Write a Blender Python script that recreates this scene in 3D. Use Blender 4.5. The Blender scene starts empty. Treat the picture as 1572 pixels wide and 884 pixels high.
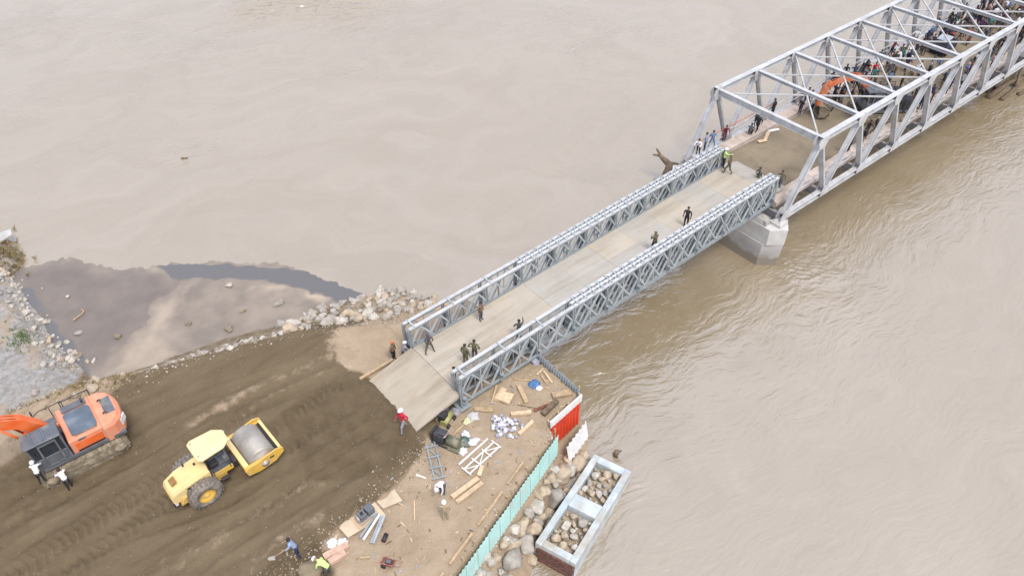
import bpy, bmesh, math, random
import numpy as np
from mathutils import Vector, Matrix, noise, Euler

random.seed(11)
scene = bpy.context.scene
COL = scene.collection
PI = math.pi
def R(d): return math.radians(d)

# ------------------------------------------------------------------ camera, sky, sun, exposure
cam_data = bpy.data.cameras.new('camera')
cam_data.sensor_width = 36.0
cam_data.lens = 36.0 * 1185.2 / 1572.0
cam_data.clip_start = 0.5
cam_data.clip_end = 5000
cam = bpy.data.objects.new('camera', cam_data)
COL.objects.link(cam)
yaw, pitch, roll = 0.8932, 0.7391, -0.0115
fw = Vector((math.cos(yaw) * math.cos(pitch), math.sin(yaw) * math.cos(pitch), -math.sin(pitch)))
rt = Vector((math.sin(yaw), -math.cos(yaw), 0))
up = rt.cross(fw)
rt2 = rt * math.cos(roll) + up * math.sin(roll)
up2 = up * math.cos(roll) - rt * math.sin(roll)
M = Matrix((rt2, up2, -fw)).transposed().to_4x4()
M.translation = Vector((-15.68, -28.18, 35.38))
cam.matrix_world = M
scene.camera = cam

SUN_DIR = Vector((-0.10, -0.62, 1.15)).normalized()      # towards the sun
elev = math.asin(SUN_DIR.z)
world = bpy.data.worlds.new('World')
scene.world = world
world.use_nodes = True
wn = world.node_tree
bg = wn.nodes['Background']
sky = wn.nodes.new('ShaderNodeTexSky')
sky.sky_type = 'NISHITA'
sky.sun_disc = False
sky.sun_elevation = elev
sky.sun_rotation = math.atan2(SUN_DIR.x, SUN_DIR.y)
sky.air_density = 1.0
sky.dust_density = 4.0
hs = wn.nodes.new('ShaderNodeHueSaturation')
hs.inputs['Saturation'].default_value = 0.6
wn.links.new(sky.outputs['Color'], hs.inputs['Color'])
cl = wn.nodes.new('ShaderNodeMix')          # an even layer of thin cloud over the whole sky
cl.data_type = 'RGBA'
cl.inputs['Factor'].default_value = 0.8
cl.inputs['B'].default_value = (4.5, 4.72, 5.65, 1)
wn.links.new(hs.outputs['Color'], cl.inputs['A'])
wn.links.new(cl.outputs['Result'], bg.inputs['Color'])
bg.inputs['Strength'].default_value = 0.132

sun_data = bpy.data.lights.new('sun', 'SUN')
sun_data.energy = 1.5
sun_data.angle = R(18)
sun_data.color = (1.0, 0.95, 0.87)
sun = bpy.data.objects.new('sun', sun_data)
COL.objects.link(sun)
sun.rotation_euler = SUN_DIR.to_track_quat('Z', 'Y').to_euler()

vs = scene.view_settings
vs.view_transform = 'Standard'
vs.look = 'None'
vs.gamma = 1
vs.use_curve_mapping = False
vs.exposure = 0.97

# ------------------------------------------------------------------ materials
MATS = {}
def nd(nt, kind, **kw):
    n = nt.nodes.new(kind)
    for k, v in kw.items():
        setattr(n, k, v)
    return n
def mat(name, col, rough=0.7, metal=0.0, var=0.12, scale=3.0, bump=0.0, bscale=20.0, col2=None, dirt=None, dirt_amt=0.0, dscale=1.2, objrand=0.0, spec=0.5, world=False):
    """plain surface: base colour with noise variation, optional second tone in patches, dust patches, fine bump"""
    if name in MATS:
        return MATS[name]
    m = bpy.data.materials.new(name)
    m.use_nodes = True
    nt = m.node_tree
    b = nt.nodes['Principled BSDF']
    b.inputs['Roughness'].default_value = rough
    b.inputs['Metallic'].default_value = metal
    b.inputs['Specular IOR Level'].default_value = spec
    tc = nd(nt, 'ShaderNodeTexCoord')
    oi = nd(nt, 'ShaderNodeObjectInfo')
    ad = nd(nt, 'ShaderNodeVectorMath', operation='ADD')
    sc = nd(nt, 'ShaderNodeVectorMath', operation='SCALE'); sc.inputs['Scale'].default_value = 37.0
    cb = nd(nt, 'ShaderNodeCombineXYZ')
    for i in range(3):
        nt.links.new(oi.outputs['Random'], cb.inputs[i])
    nt.links.new(cb.outputs[0], sc.inputs[0])
    if world:
        gn = nd(nt, 'ShaderNodeNewGeometry'); nt.links.new(gn.outputs['Position'], ad.inputs[0])
    else:
        nt.links.new(tc.outputs['Object'], ad.inputs[0]); nt.links.new(sc.outputs[0], ad.inputs[1])
    nz = nd(nt, 'ShaderNodeTexNoise'); nz.inputs['Scale'].default_value = scale; nz.inputs['Detail'].default_value = 6
    nt.links.new(ad.outputs[0], nz.inputs['Vector'])
    rp = nd(nt, 'ShaderNodeValToRGB')
    c = Vector(col[:3]); c2 = Vector(col2) if col2 else c * (1 + var * 1.5)
    c1 = c * (1 - var * 1.8)
    rp.color_ramp.elements[0].position = 0.3; rp.color_ramp.elements[0].color = (*c1, 1)
    rp.color_ramp.elements[1].position = 0.72; rp.color_ramp.elements[1].color = (*c2, 1)
    nt.links.new(nz.outputs['Fac'], rp.inputs['Fac'])
    out = rp.outputs['Color']
    if dirt:
        n2 = nd(nt, 'ShaderNodeTexNoise'); n2.inputs['Scale'].default_value = dscale; n2.inputs['Detail'].default_value = 8; n2.inputs['Roughness'].default_value = 0.65
        nt.links.new(ad.outputs[0], n2.inputs['Vector'])
        r2 = nd(nt, 'ShaderNodeValToRGB')
        r2.color_ramp.elements[0].position = 0.62 - dirt_amt * 0.4; r2.color_ramp.elements[0].color = (0, 0, 0, 1)
        r2.color_ramp.elements[1].position = 0.80 - dirt_amt * 0.3; r2.color_ramp.elements[1].color = (1, 1, 1, 1)
        nt.links.new(n2.outputs['Fac'], r2.inputs['Fac'])
        mx = nd(nt, 'ShaderNodeMix', data_type='RGBA')
        nt.links.new(r2.outputs['Color'], mx.inputs['Factor'])
        nt.links.new(out, mx.inputs['A']); mx.inputs['B'].default_value = (*dirt, 1)
        out = mx.outputs['Result']
    if objrand:
        mr = nd(nt, 'ShaderNodeMapRange'); mr.inputs['To Min'].default_value = 1 - objrand; mr.inputs['To Max'].default_value = 1 + objrand
        nt.links.new(oi.outputs['Random'], mr.inputs['Value'])
        vm = nd(nt, 'ShaderNodeVectorMath', operation='SCALE')
        nt.links.new(out, vm.inputs[0]); nt.links.new(mr.outputs[0], vm.inputs['Scale'])
        out = vm.outputs[0]
    nt.links.new(out, b.inputs['Base Color'])
    if bump:
        bz = nd(nt, 'ShaderNodeTexNoise'); bz.inputs['Scale'].default_value = bscale; bz.inputs['Detail'].default_value = 5
        nt.links.new(ad.outputs[0], bz.inputs['Vector'])
        bp = nd(nt, 'ShaderNodeBump'); bp.inputs['Strength'].default_value = bump; bp.inputs['Distance'].default_value = 0.05
        nt.links.new(bz.outputs['Fac'], bp.inputs['Height'])
        nt.links.new(bp.outputs['Normal'], b.inputs['Normal'])
    MATS[name] = m
    return m

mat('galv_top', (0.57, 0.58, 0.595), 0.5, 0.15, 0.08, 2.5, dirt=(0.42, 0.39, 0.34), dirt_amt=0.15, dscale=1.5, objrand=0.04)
mat('cell_soil', (0.34, 0.27, 0.185), 0.95, 0, 0.15, 1.5, 0.6, 7, col2=(0.42, 0.34, 0.245))
DUST = (0.42, 0.33, 0.23)
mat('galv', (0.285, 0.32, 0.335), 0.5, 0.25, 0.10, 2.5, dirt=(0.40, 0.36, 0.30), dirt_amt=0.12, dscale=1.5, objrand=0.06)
mat('galv_brace', (0.40, 0.43, 0.44), 0.5, 0.25, 0.10, 2.5, objrand=0.08)
mat('truss_white', (0.47, 0.475, 0.48), 0.5, 0.1, 0.10, 1.2, dirt=(0.33, 0.30, 0.275), dirt_amt=0.22, dscale=1.3)
mat('truss_grey', (0.30, 0.30, 0.31), 0.6, 0.1, 0.10, 1.2)
mat('concrete', (0.40, 0.385, 0.365), 0.85, 0, 0.13, 0.8, 0.25, 14, dirt=(0.30, 0.27, 0.23), dirt_amt=0.25, dscale=0.5)
mat('concrete_pale', (0.50, 0.49, 0.47), 0.85, 0, 0.10, 1.0, 0.25, 14, dirt=(0.40, 0.37, 0.32), dirt_amt=0.2, dscale=0.7)
mat('sidewalk', (0.47, 0.39, 0.34), 0.9, 0, 0.12, 1.0, 0.2, 12, dirt=(0.33, 0.27, 0.2), dirt_amt=0.3, dscale=0.6)
mat('bridge_dirt', (0.235, 0.185, 0.12), 0.95, 0, 0.2, 0.35, 0.7, 5, col2=(0.33, 0.27, 0.19), dirt=(0.16, 0.125, 0.08), dirt_amt=0.4, dscale=0.35, world=True)
def deck_mat(name, c1, c2, track, dirt):
    m = bpy.data.materials.new(name); m.use_nodes = True; nt = m.node_tree; b = nt.nodes['Principled BSDF']; L = nt.links.new
    g = nd(nt, 'ShaderNodeNewGeometry'); oi = nd(nt, 'ShaderNodeObjectInfo')
    def nz(sx, sy, det, rough):
        mp = nd(nt, 'ShaderNodeMapping'); mp.inputs['Scale'].default_value = (sx, sy, 1); L(g.outputs['Position'], mp.inputs['Vector'])
        n = nd(nt, 'ShaderNodeTexNoise'); n.inputs['Scale'].default_value = 1; n.inputs['Detail'].default_value = det; n.inputs['Roughness'].default_value = rough; L(mp.outputs[0], n.inputs['Vector']); return n.outputs['Fac']
    def ramp(f, a, ca, c, cb):
        r = nd(nt, 'ShaderNodeValToRGB'); r.color_ramp.elements[0].position = a; r.color_ramp.elements[0].color = (*ca, 1); r.color_ramp.elements[1].position = c; r.color_ramp.elements[1].color = (*cb, 1); L(f, r.inputs['Fac']); return r.outputs[0]
    def mix(f, a, c):
        x = nd(nt, 'ShaderNodeMix', data_type='RGBA'); L(f, x.inputs['Factor']); L(a, x.inputs['A']); x.inputs['B'].default_value = (*c, 1); return x.outputs['Result']
    c = ramp(nz(0.5, 0.5, 7, 0.6), 0.3, c1, 0.7, c2)
    k = (0, 0, 0); w = (1, 1, 1)
    c = mix(ramp(nz(0.16, 1.5, 6, 0.65), 0.46, k, 0.68, (0.8, 0.8, 0.8)), c, track)
    c = mix(ramp(nz(0.35, 0.5, 9, 0.7), 0.50, k, 0.68, (0.8, 0.8, 0.8)), c, dirt)
    c = mix(ramp(nz(3.2, 3.2, 5, 0.7), 0.62, k, 0.74, (0.5, 0.5, 0.5)), c, track)
    mr = nd(nt, 'ShaderNodeMapRange'); mr.inputs['To Min'].default_value = 0.975; mr.inputs['To Max'].default_value = 1.02; L(oi.outputs['Random'], mr.inputs['Value'])
    vm = nd(nt, 'ShaderNodeVectorMath', operation='SCALE'); L(c, vm.inputs[0]); L(mr.outputs[0], vm.inputs['Scale']); L(vm.outputs[0], b.inputs['Base Color'])
    b.inputs['Roughness'].default_value = 0.8
    bp = nd(nt, 'ShaderNodeBump'); bp.inputs['Strength'].default_value = 0.2; bp.inputs['Distance'].default_value = 0.04; L(nz(9, 9, 5, 0.6), bp.inputs['Height']); L(bp.outputs['Normal'], b.inputs['Normal'])
    MATS[name] = m
deck_mat('deck', (0.36, 0.32, 0.26), (0.42, 0.375, 0.31), (0.285, 0.245, 0.185), (0.435, 0.365, 0.28))
deck_mat('deck_grey', (0.345, 0.325, 0.29), (0.395, 0.37, 0.33), (0.285, 0.255, 0.205), (0.41, 0.355, 0.28))
deck_mat('ramp_dirty', (0.34, 0.295, 0.23), (0.40, 0.35, 0.275), (0.25, 0.205, 0.145), (0.33, 0.265, 0.185))
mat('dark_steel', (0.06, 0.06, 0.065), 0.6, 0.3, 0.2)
mat('black', (0.02, 0.02, 0.022), 0.55)
mat('rubber', (0.16, 0.14, 0.125), 0.9, 0, 0.15, 4, 0.3, 30, dirt=(0.30, 0.25, 0.19), dirt_amt=0.35, dscale=2)
mat('mud_track', (0.21, 0.17, 0.115), 0.9, 0, 0.2, 4, 0.5, 18, dirt=(0.36, 0.31, 0.22), dirt_amt=0.3, dscale=2)
mat('yellow', (0.66, 0.40, 0.06), 0.45, 0, 0.08, 2, dirt=(0.50, 0.36, 0.17), dirt_amt=0.4, dscale=1.6)
mat('yellow_pale', (0.68, 0.52, 0.23), 0.5, 0, 0.06, 1.5, dirt=(0.56, 0.44, 0.24), dirt_amt=0.34, dscale=1.3)
mat('cream', (0.72, 0.58, 0.30), 0.5, 0, 0.05, 1.2, dirt=(0.6, 0.5, 0.3), dirt_amt=0.1)
mat('drum_steel', (0.40, 0.37, 0.325), 0.5, 0.45, 0.14, 1.4, 0.1, 15, dirt=(0.36, 0.30, 0.23), dirt_amt=0.2, dscale=1.2)
mat('grille', (0.26, 0.14, 0.045), 0.7, 0, 0.2, 8)
mat('orange', (0.70, 0.125, 0.025), 0.42, 0, 0.08, 1.8, dirt=(0.55, 0.22, 0.10), dirt_amt=0.36, dscale=1.2)
mat('orange_pale', (0.70, 0.25, 0.14), 0.5, 0, 0.08, 1.5, dirt=(0.56, 0.30, 0.2), dirt_amt=0.36, dscale=1.2)
mat('orange_rust', (0.62, 0.16, 0.055), 0.5, 0, 0.12, 2.0, dirt=(0.45, 0.25, 0.18), dirt_amt=0.25, dscale=1.0)
mat('cab_grey', (0.115, 0.125, 0.14), 0.5, 0.1, 0.1, 2, dirt=(0.22, 0.21, 0.20), dirt_amt=0.32)
mat('blue_grey', (0.105, 0.135, 0.17), 0.35, 0.1, 0.12, 1.2, dirt=(0.2, 0.22, 0.24), dirt_amt=0.2)
mat('glass_dark', (0.03, 0.035, 0.045), 0.12, 0, 0.1)
mat('white_paint', (0.66, 0.65, 0.635), 0.5, 0, 0.05, 2, dirt=(0.5, 0.46, 0.4), dirt_amt=0.15)
mat('white_cloth', (0.76, 0.74, 0.75), 0.85, 0, 0.06, 6, 0.2, 20)
mat('teal_sheet', (0.42, 0.66, 0.62), 0.5, 0, 0.06, 0.6, dirt=(0.45, 0.52, 0.46), dirt_amt=0.2, dscale=0.8, objrand=0.05)
mat('grey_sheet', (0.40, 0.46, 0.50), 0.5, 0.2, 0.1, 0.8, dirt=(0.35, 0.34, 0.32), dirt_amt=0.2, dscale=0.8, objrand=0.06)
mat('red_sheet', (0.62, 0.055, 0.02), 0.45, 0, 0.1, 1.5, dirt=(0.40, 0.09, 0.04), dirt_amt=0.18, dscale=1.5)
mat('blue_wash', (0.42, 0.51, 0.55), 0.8, 0, 0.10, 1.0, 0.2, 10, col2=(0.56, 0.60, 0.62), dirt=(0.36, 0.33, 0.285), dirt_amt=0.5, dscale=0.9)
mat('brick_dark', (0.14, 0.065, 0.05), 0.85, 0, 0.25, 5, 0.4, 18, objrand=0.3)
mat('wood', (0.42, 0.30, 0.18), 0.85, 0, 0.15, 4, 0.2, 20, dirt=(0.46, 0.36, 0.25), dirt_amt=0.25, objrand=0.12)
mat('wood_pale', (0.56, 0.42, 0.27), 0.85, 0, 0.12, 4, 0.2, 20, objrand=0.1)
mat('wood_dark', (0.16, 0.115, 0.075), 0.9, 0, 0.2, 4, 0.3, 20, objrand=0.15)
mat('wood_pink', (0.50, 0.33, 0.25), 0.85, 0, 0.12, 3, 0.2, 20, objrand=0.06)
mat('plywood', (0.53, 0.43, 0.31), 0.85, 0, 0.1, 1.2, 0.1, 20, dirt=(0.43, 0.34, 0.24), dirt_amt=0.3, dscale=1.2)
mat('green_machine', (0.075, 0.11, 0.065), 0.6, 0.1, 0.2, 3, dirt=(0.24, 0.2, 0.14), dirt_amt=0.6, dscale=2.5)
mat('green_cloth', (0.05, 0.10, 0.085), 0.85, 0, 0.2, 5, dirt=(0.3, 0.27, 0.21), dirt_amt=0.4, dscale=3)
mat('lime', (0.33, 0.32, 0.12), 0.6, 0, 0.15, 3)
mat('pale_green', (0.52, 0.53, 0.33), 0.8, 0, 0.1, 3)
mat('blue_cloth', (0.07, 0.16, 0.34), 0.8, 0, 0.2, 5)
mat('navy', (0.014, 0.025, 0.07), 0.35, 0, 0.2, 2)
mat('bag_white', (0.62, 0.61, 0.66), 0.7, 0, 0.15, 5, 0.4, 15)
mat('bag_grey', (0.33, 0.33, 0.38), 0.7, 0, 0.2, 5, 0.4, 15)
mat('rust', (0.21, 0.075, 0.045), 0.8, 0, 0.3, 3, 0.2, 20)
mat('red_metal', (0.27, 0.06, 0.045), 0.6, 0, 0.15, 3, dirt=(0.3, 0.22, 0.16), dirt_amt=0.5, dscale=3)
ROCKS = {
    'pale': mat('rock_pale', (0.46, 0.42, 0.365), 0.9, 0, 0.14, 2.0, 0.6, 9, dirt=(0.38, 0.33, 0.27), dirt_amt=0.2, dscale=1.5, objrand=0.06),
    'grey': mat('rock_grey', (0.34, 0.31, 0.27), 0.9, 0, 0.16, 2.0, 0.6, 9, dirt=(0.30, 0.26, 0.21), dirt_amt=0.25, dscale=1.5, objrand=0.08),
    'tan': mat('rock_tan', (0.42, 0.34, 0.25), 0.9, 0, 0.14, 2.0, 0.6, 9, dirt=(0.38, 0.30, 0.21), dirt_amt=0.3, dscale=1.5, objrand=0.07),
    'brown': mat('rock_brown', (0.245, 0.20, 0.145), 0.9, 0, 0.18, 2.0, 0.6, 9, dirt=(0.19, 0.15, 0.11), dirt_amt=0.25, dscale=1.5, objrand=0.1),
}

# ------------------------------------------------------------------ mesh helpers
class MB:
    def __init__(s): s.v = []; s.f = []; s.mi = []; s.sm = []
    def add(s, vs, fs, mi=0, smooth=False):
        o = len(s.v); s.v += [tuple(x) for x in vs]
        for f in fs:
            s.f.append(tuple(i + o for i in f)); s.mi.append(mi); s.sm.append(smooth)
        return s
    def box(s, c, d, rz=0.0, ry=0.0, rx=0.0, mi=0):
        m = Euler((rx, ry, rz)).to_matrix(); c = Vector(c); h = Vector(d) / 2
        vs = [c + m @ Vector((x * h.x, y * h.y, z * h.z)) for x in (-1, 1) for y in (-1, 1) for z in (-1, 1)]
        return s.add(vs, [(0, 1, 3, 2), (4, 6, 7, 5), (0, 4, 5, 1), (2, 3, 7, 6), (0, 2, 6, 4), (1, 5, 7, 3)], mi)
    def ext(s, prof, p0, p1, up=(0, 0, 1), mi=0, smooth=False, s1=1.0):
        """extrude a 2D profile (x sideways, y along up) from p0 to p1"""
        p0 = Vector(p0); p1 = Vector(p1); d = (p1 - p0).normalized(); u = Vector(up)
        if abs(d.dot(u)) > 0.999: u = Vector((1, 0, 0))
        r = d.cross(u).normalized(); u = r.cross(d)
        n = len(prof)
        vs = [p0 + r * a + u * b for a, b in prof] + [p1 + (r * a + u * b) * s1 for a, b in prof]
        fs = [(i, (i + 1) % n, n + (i + 1) % n, n + i) for i in range(n)]
        s.add(vs, fs, mi, smooth)
        o = len(s.v) - 2 * n
        s.f.append(tuple(o + n - 1 - i for i in range(n))); s.mi.append(mi); s.sm.append(False)
        s.f.append(tuple(o + n + i for i in range(n))); s.mi.append(mi); s.sm.append(False)
        return s
    def bar(s, p0, p1, w, h, up=(0, 0, 1), mi=0):
        return s.ext([(-w / 2, -h / 2), (w / 2, -h / 2), (w / 2, h / 2), (-w / 2, h / 2)], p0, p1, up, mi)
    def cyl(s, p0, p1, r, r1=None, n=10, mi=0, smooth=True):
        r1 = r if r1 is None else r1
        return s.ext([(r * math.cos(2 * PI * i / n), r * math.sin(2 * PI * i / n)) for i in range(n)], p0, p1, (0.0123, 0.01, 1), mi, smooth, r1 / max(r, 1e-6))
    def poly(s, pts, axis, t0, t1, mi=0):
        """prism of a 2D polygon: axis 'y' polygon in xz between y=t0 and t1, and so on"""
        n = len(pts)
        def P(a, b, t): return (a, t, b) if axis == 'y' else ((t, a, b) if axis == 'x' else (a, b, t))
        vs = [P(a, b, t0) for a, b in pts] + [P(a, b, t1) for a, b in pts]
        fs = [(i, (i + 1) % n, n + (i + 1) % n, n + i) for i in range(n)] + [tuple(range(n - 1, -1, -1)), tuple(range(n, 2 * n))]
        return s.add(vs, fs, mi)
    def ring(s, outer, inner, axis, t0, t1, mi=0):
        """prism between two polygons with the same number of points: a frame"""
        n = len(outer)
        def P(a, b, t): return (a, t, b) if axis == 'y' else ((t, a, b) if axis == 'x' else (a, b, t))
        vs = [P(a, b, t) for t in (t0, t1) for pl in (outer, inner) for a, b in pl]
        fs = []
        for i in range(n):
            j = (i + 1) % n
            fs += [(i, j, n + j, n + i), (2 * n + i, 3 * n + i, 3 * n + j, 2 * n + j), (i, 2 * n + i, 2 * n + j, j), (n + i, n + j, 3 * n + j, 3 * n + i)]
        return s.add(vs, fs, mi)
    def lathe(s, prof, c, axis='y', n=24, mi=0, smooth=True):
        """revolve (radius, offset) pairs round an axis through c; closed profile"""
        c = Vector(c); k = len(prof); vs = []
        for i in range(n):
            a = 2 * PI * i / n; ca, sa = math.cos(a), math.sin(a)
            for r, t in prof:
                vs.append(c + (Vector((r * ca, t, r * sa)) if axis == 'y' else Vector((r * ca, r * sa, t)) if axis == 'z' else Vector((t, r * ca, r * sa))))
        fs = [(i * k + j, i * k + (j + 1) % k, ((i + 1) % n) * k + (j + 1) % k, ((i + 1) % n) * k + j) for i in range(n) for j in range(k)]
        return s.add(vs, fs, mi, smooth)
    def mesh(s, name):
        me = bpy.data.meshes.new(name); me.from_pydata(s.v, [], s.f)
        me.polygons.foreach_set('material_index', s.mi); me.polygons.foreach_set('use_smooth', s.sm)
        bm = bmesh.new(); bm.from_mesh(me); bmesh.ops.recalc_face_normals(bm, faces=bm.faces); bm.to_mesh(me); bm.free()
        me.update(); return me
    def build(s, name, m, parent=None, loc=None, rot=None, bevel=0):
        return obj(name, s.mesh(name), m, parent, loc, rot, bevel)

def obj(name, me, m=None, parent=None, loc=None, rot=None, bevel=0):
    o = bpy.data.objects.new(name, me); COL.objects.link(o)
    if m is not None and me is not None and not me.materials:
        for x in (m if isinstance(m, (list, tuple)) else [m]):
            me.materials.append(MATS[x] if isinstance(x, str) else x)
    if parent: o.parent = parent
    if loc: o.location = loc
    if rot: o.rotation_euler = rot
    if bevel:
        b = o.modifiers.new('bevel', 'BEVEL'); b.width = bevel; b.segments = 2; b.limit_method = 'ANGLE'; b.angle_limit = R(35)
    return o
def tag(o, label=None, cat=None, group=None, kind=None):
    if label: o['label'] = label
    if cat: o['category'] = cat
    if group: o['group'] = group
    if kind: o['kind'] = kind
    return o
def thing(name, label, cat, loc=(0, 0, 0), rz=0.0, group=None):
    o = bpy.data.objects.new(name, None); COL.objects.link(o); o.empty_display_size = 0.3
    o.location = loc; o.rotation_euler = (0, 0, rz)
    return tag(o, label, cat, group)
def copy_tree(o, parent=None):
    c = o.copy(); COL.objects.link(c); c.parent = parent
    for ch in o.children: copy_tree(ch, c)
    return c
def setmat(o, i, m):
    o.material_slots[i].link = 'OBJECT'; o.material_slots[i].material = MATS[m] if isinstance(m, str) else m
# ------------------------------------------------------------------ river
WZ = -4.2
def water_mat():
    m = bpy.data.materials.new('muddy_water'); m.use_nodes = True; nt = m.node_tree; b = nt.nodes['Principled BSDF']; L = nt.links.new
    geo = nd(nt, 'ShaderNodeNewGeometry')
    def mapped(rz, sx, sy):
        mp = nd(nt, 'ShaderNodeMapping'); mp.inputs['Rotation'].default_value = (0, 0, rz); mp.inputs['Scale'].default_value = (sx, sy, 1); return mp
    # slow swirls bend the flow lines
    wz = nd(nt, 'ShaderNodeTexNoise'); wz.inputs['Scale'].default_value = 0.035; wz.inputs['Detail'].default_value = 3
    L(geo.outputs['Position'], wz.inputs['Vector'])
    sub = nd(nt, 'ShaderNodeVectorMath', operation='SUBTRACT'); sub.inputs[1].default_value = (0.5, 0.5, 0.5)
    L(wz.outputs['Color'], sub.inputs[0])
    scl = nd(nt, 'ShaderNodeVectorMath', operation='SCALE'); scl.inputs['Scale'].default_value = 16
    L(sub.outputs[0], scl.inputs[0])
    wz2 = nd(nt, 'ShaderNodeTexNoise'); wz2.inputs['Scale'].default_value = 0.22; wz2.inputs['Detail'].default_value = 3
    L(geo.outputs['Position'], wz2.inputs['Vector'])
    sub2 = nd(nt, 'ShaderNodeVectorMath', operation='SUBTRACT'); sub2.inputs[1].default_value = (0.5, 0.5, 0.5)
    L(wz2.outputs['Color'], sub2.inputs[0])
    scl2 = nd(nt, 'ShaderNodeVectorMath', operation='SCALE'); scl2.inputs['Scale'].default_value = 2.2
    L(sub2.outputs[0], scl2.inputs[0])
    add0 = nd(nt, 'ShaderNodeVectorMath', operation='ADD'); L(geo.outputs['Position'], add0.inputs[0]); L(scl.outputs[0], add0.inputs[1])
    add = nd(nt, 'ShaderNodeVectorMath', operation='ADD'); L(add0.outputs[0], add.inputs[0]); L(scl2.outputs[0], add.inputs[1])
    # silt clouds: large patches of different load
    mp1 = mapped(R(25), 0.018, 0.03); L(add.outputs[0], mp1.inputs['Vector'])
    n1 = nd(nt, 'ShaderNodeTexNoise'); n1.inputs['Scale'].default_value = 1.0; n1.inputs['Detail'].default_value = 7; n1.inputs['Roughness'].default_value = 0.55
    L(mp1.outputs[0], n1.inputs['Vector'])
    rp = nd(nt, 'ShaderNodeValToRGB')
    rp.color_ramp.elements[0].position = 0.3; rp.color_ramp.elements[0].color = (*WATER_A, 1)
    rp.color_ramp.elements[1].position = 0.7; rp.color_ramp.elements[1].color = (*WATER_B, 1)
    L(n1.outputs['Fac'], rp.inputs['Fac'])
    # silt streaks along the flow
    mp2 = mapped(R(35), 0.10, 0.55); L(add.outputs[0], mp2.inputs['Vector'])
    n2 = nd(nt, 'ShaderNodeTexNoise'); n2.inputs['Scale'].default_value = 1.0; n2.inputs['Detail'].default_value = 6; n2.inputs['Roughness'].default_value = 0.6
    L(mp2.outputs[0], n2.inputs['Vector'])
    rs = nd(nt, 'ShaderNodeMapRange'); rs.inputs['From Min'].default_value = 0.3; rs.inputs['From Max'].default_value = 0.7; rs.inputs['To Min'].default_value = 0.955; rs.inputs['To Max'].default_value = 1.04
    L(n2.outputs['Fac'], rs.inputs['Value'])
    vm = nd(nt, 'ShaderNodeVectorMath', operation='SCALE'); L(rp.outputs['Color'], vm.inputs[0]); L(rs.outputs[0], vm.inputs['Scale'])
    L(vm.outputs[0], b.inputs['Base Color'])
    b.inputs['Roughness'].default_value = 0.12; b.inputs['IOR'].default_value = 2.8
    # waves: long streaky swell plus chop
    mp3 = mapped(R(35), 0.28, 0.9); L(add.outputs[0], mp3.inputs['Vector'])
    n3 = nd(nt, 'ShaderNodeTexNoise'); n3.inputs['Scale'].default_value = 1.0; n3.inputs['Detail'].default_value = 5; n3.inputs['Roughness'].default_value = 0.55
    L(mp3.outputs[0], n3.inputs['Vector'])
    mp4 = mapped(R(28), 0.9, 2.9); L(add.outputs[0], mp4.inputs['Vector'])
    n4 = nd(nt, 'ShaderNodeTexNoise'); n4.inputs['Scale'].default_value = 1.0; n4.inputs['Detail'].default_value = 4
    L(mp4.outputs[0], n4.inputs['Vector'])
    n6 = nd(nt, 'ShaderNodeTexNoise'); n6.inputs['Scale'].default_value = 0.045; n6.inputs['Detail'].default_value = 4; L(add0.outputs[0], n6.inputs['Vector'])
    mr6 = nd(nt, 'ShaderNodeMapRange'); mr6.inputs['From Min'].default_value = 0.35; mr6.inputs['From Max'].default_value = 0.65; mr6.inputs['To Min'].default_value = 0.3; mr6.inputs['To Max'].default_value = 1.0; L(n6.outputs['Fac'], mr6.inputs['Value'])
    def times(o_):
        q_ = nd(nt, 'ShaderNodeMath', operation='MULTIPLY'); L(o_, q_.inputs[0]); L(mr6.outputs[0], q_.inputs[1]); return q_.outputs[0]
    b1 = nd(nt, 'ShaderNodeBump'); b1.inputs['Strength'].default_value = 0.45; b1.inputs['Distance'].default_value = 0.40; L(times(n3.outputs['Fac']), b1.inputs['Height'])
    b2 = nd(nt, 'ShaderNodeBump'); b2.inputs['Strength'].default_value = 0.7; b2.inputs['Distance'].default_value = 0.17; L(times(n4.outputs['Fac']), b2.inputs['Height']); L(b1.outputs['Normal'], b2.inputs['Normal'])
    L(b2.outputs['Normal'], b.inputs['Normal'])
    return m
WATER_A = (0.242, 0.188, 0.110); WATER_B = (0.288, 0.232, 0.155)
MATS['water'] = water_mat()
mb = MB()
mb.add([(-900, -900, WZ), (1100, -900, WZ), (1100, 1100, WZ), (-900, 1100, WZ)], [(0, 1, 2, 3)])
tag(mb.build('river', 'water'), 'wide muddy brown river flowing under the bridges', kind='structure')

RAPIDS = ((25.0, 64.0, 13.0, 6.5, R(-35), 0.5), (30.4, -7.6, 3.6, 2.6, R(-60), 0.10))
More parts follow.
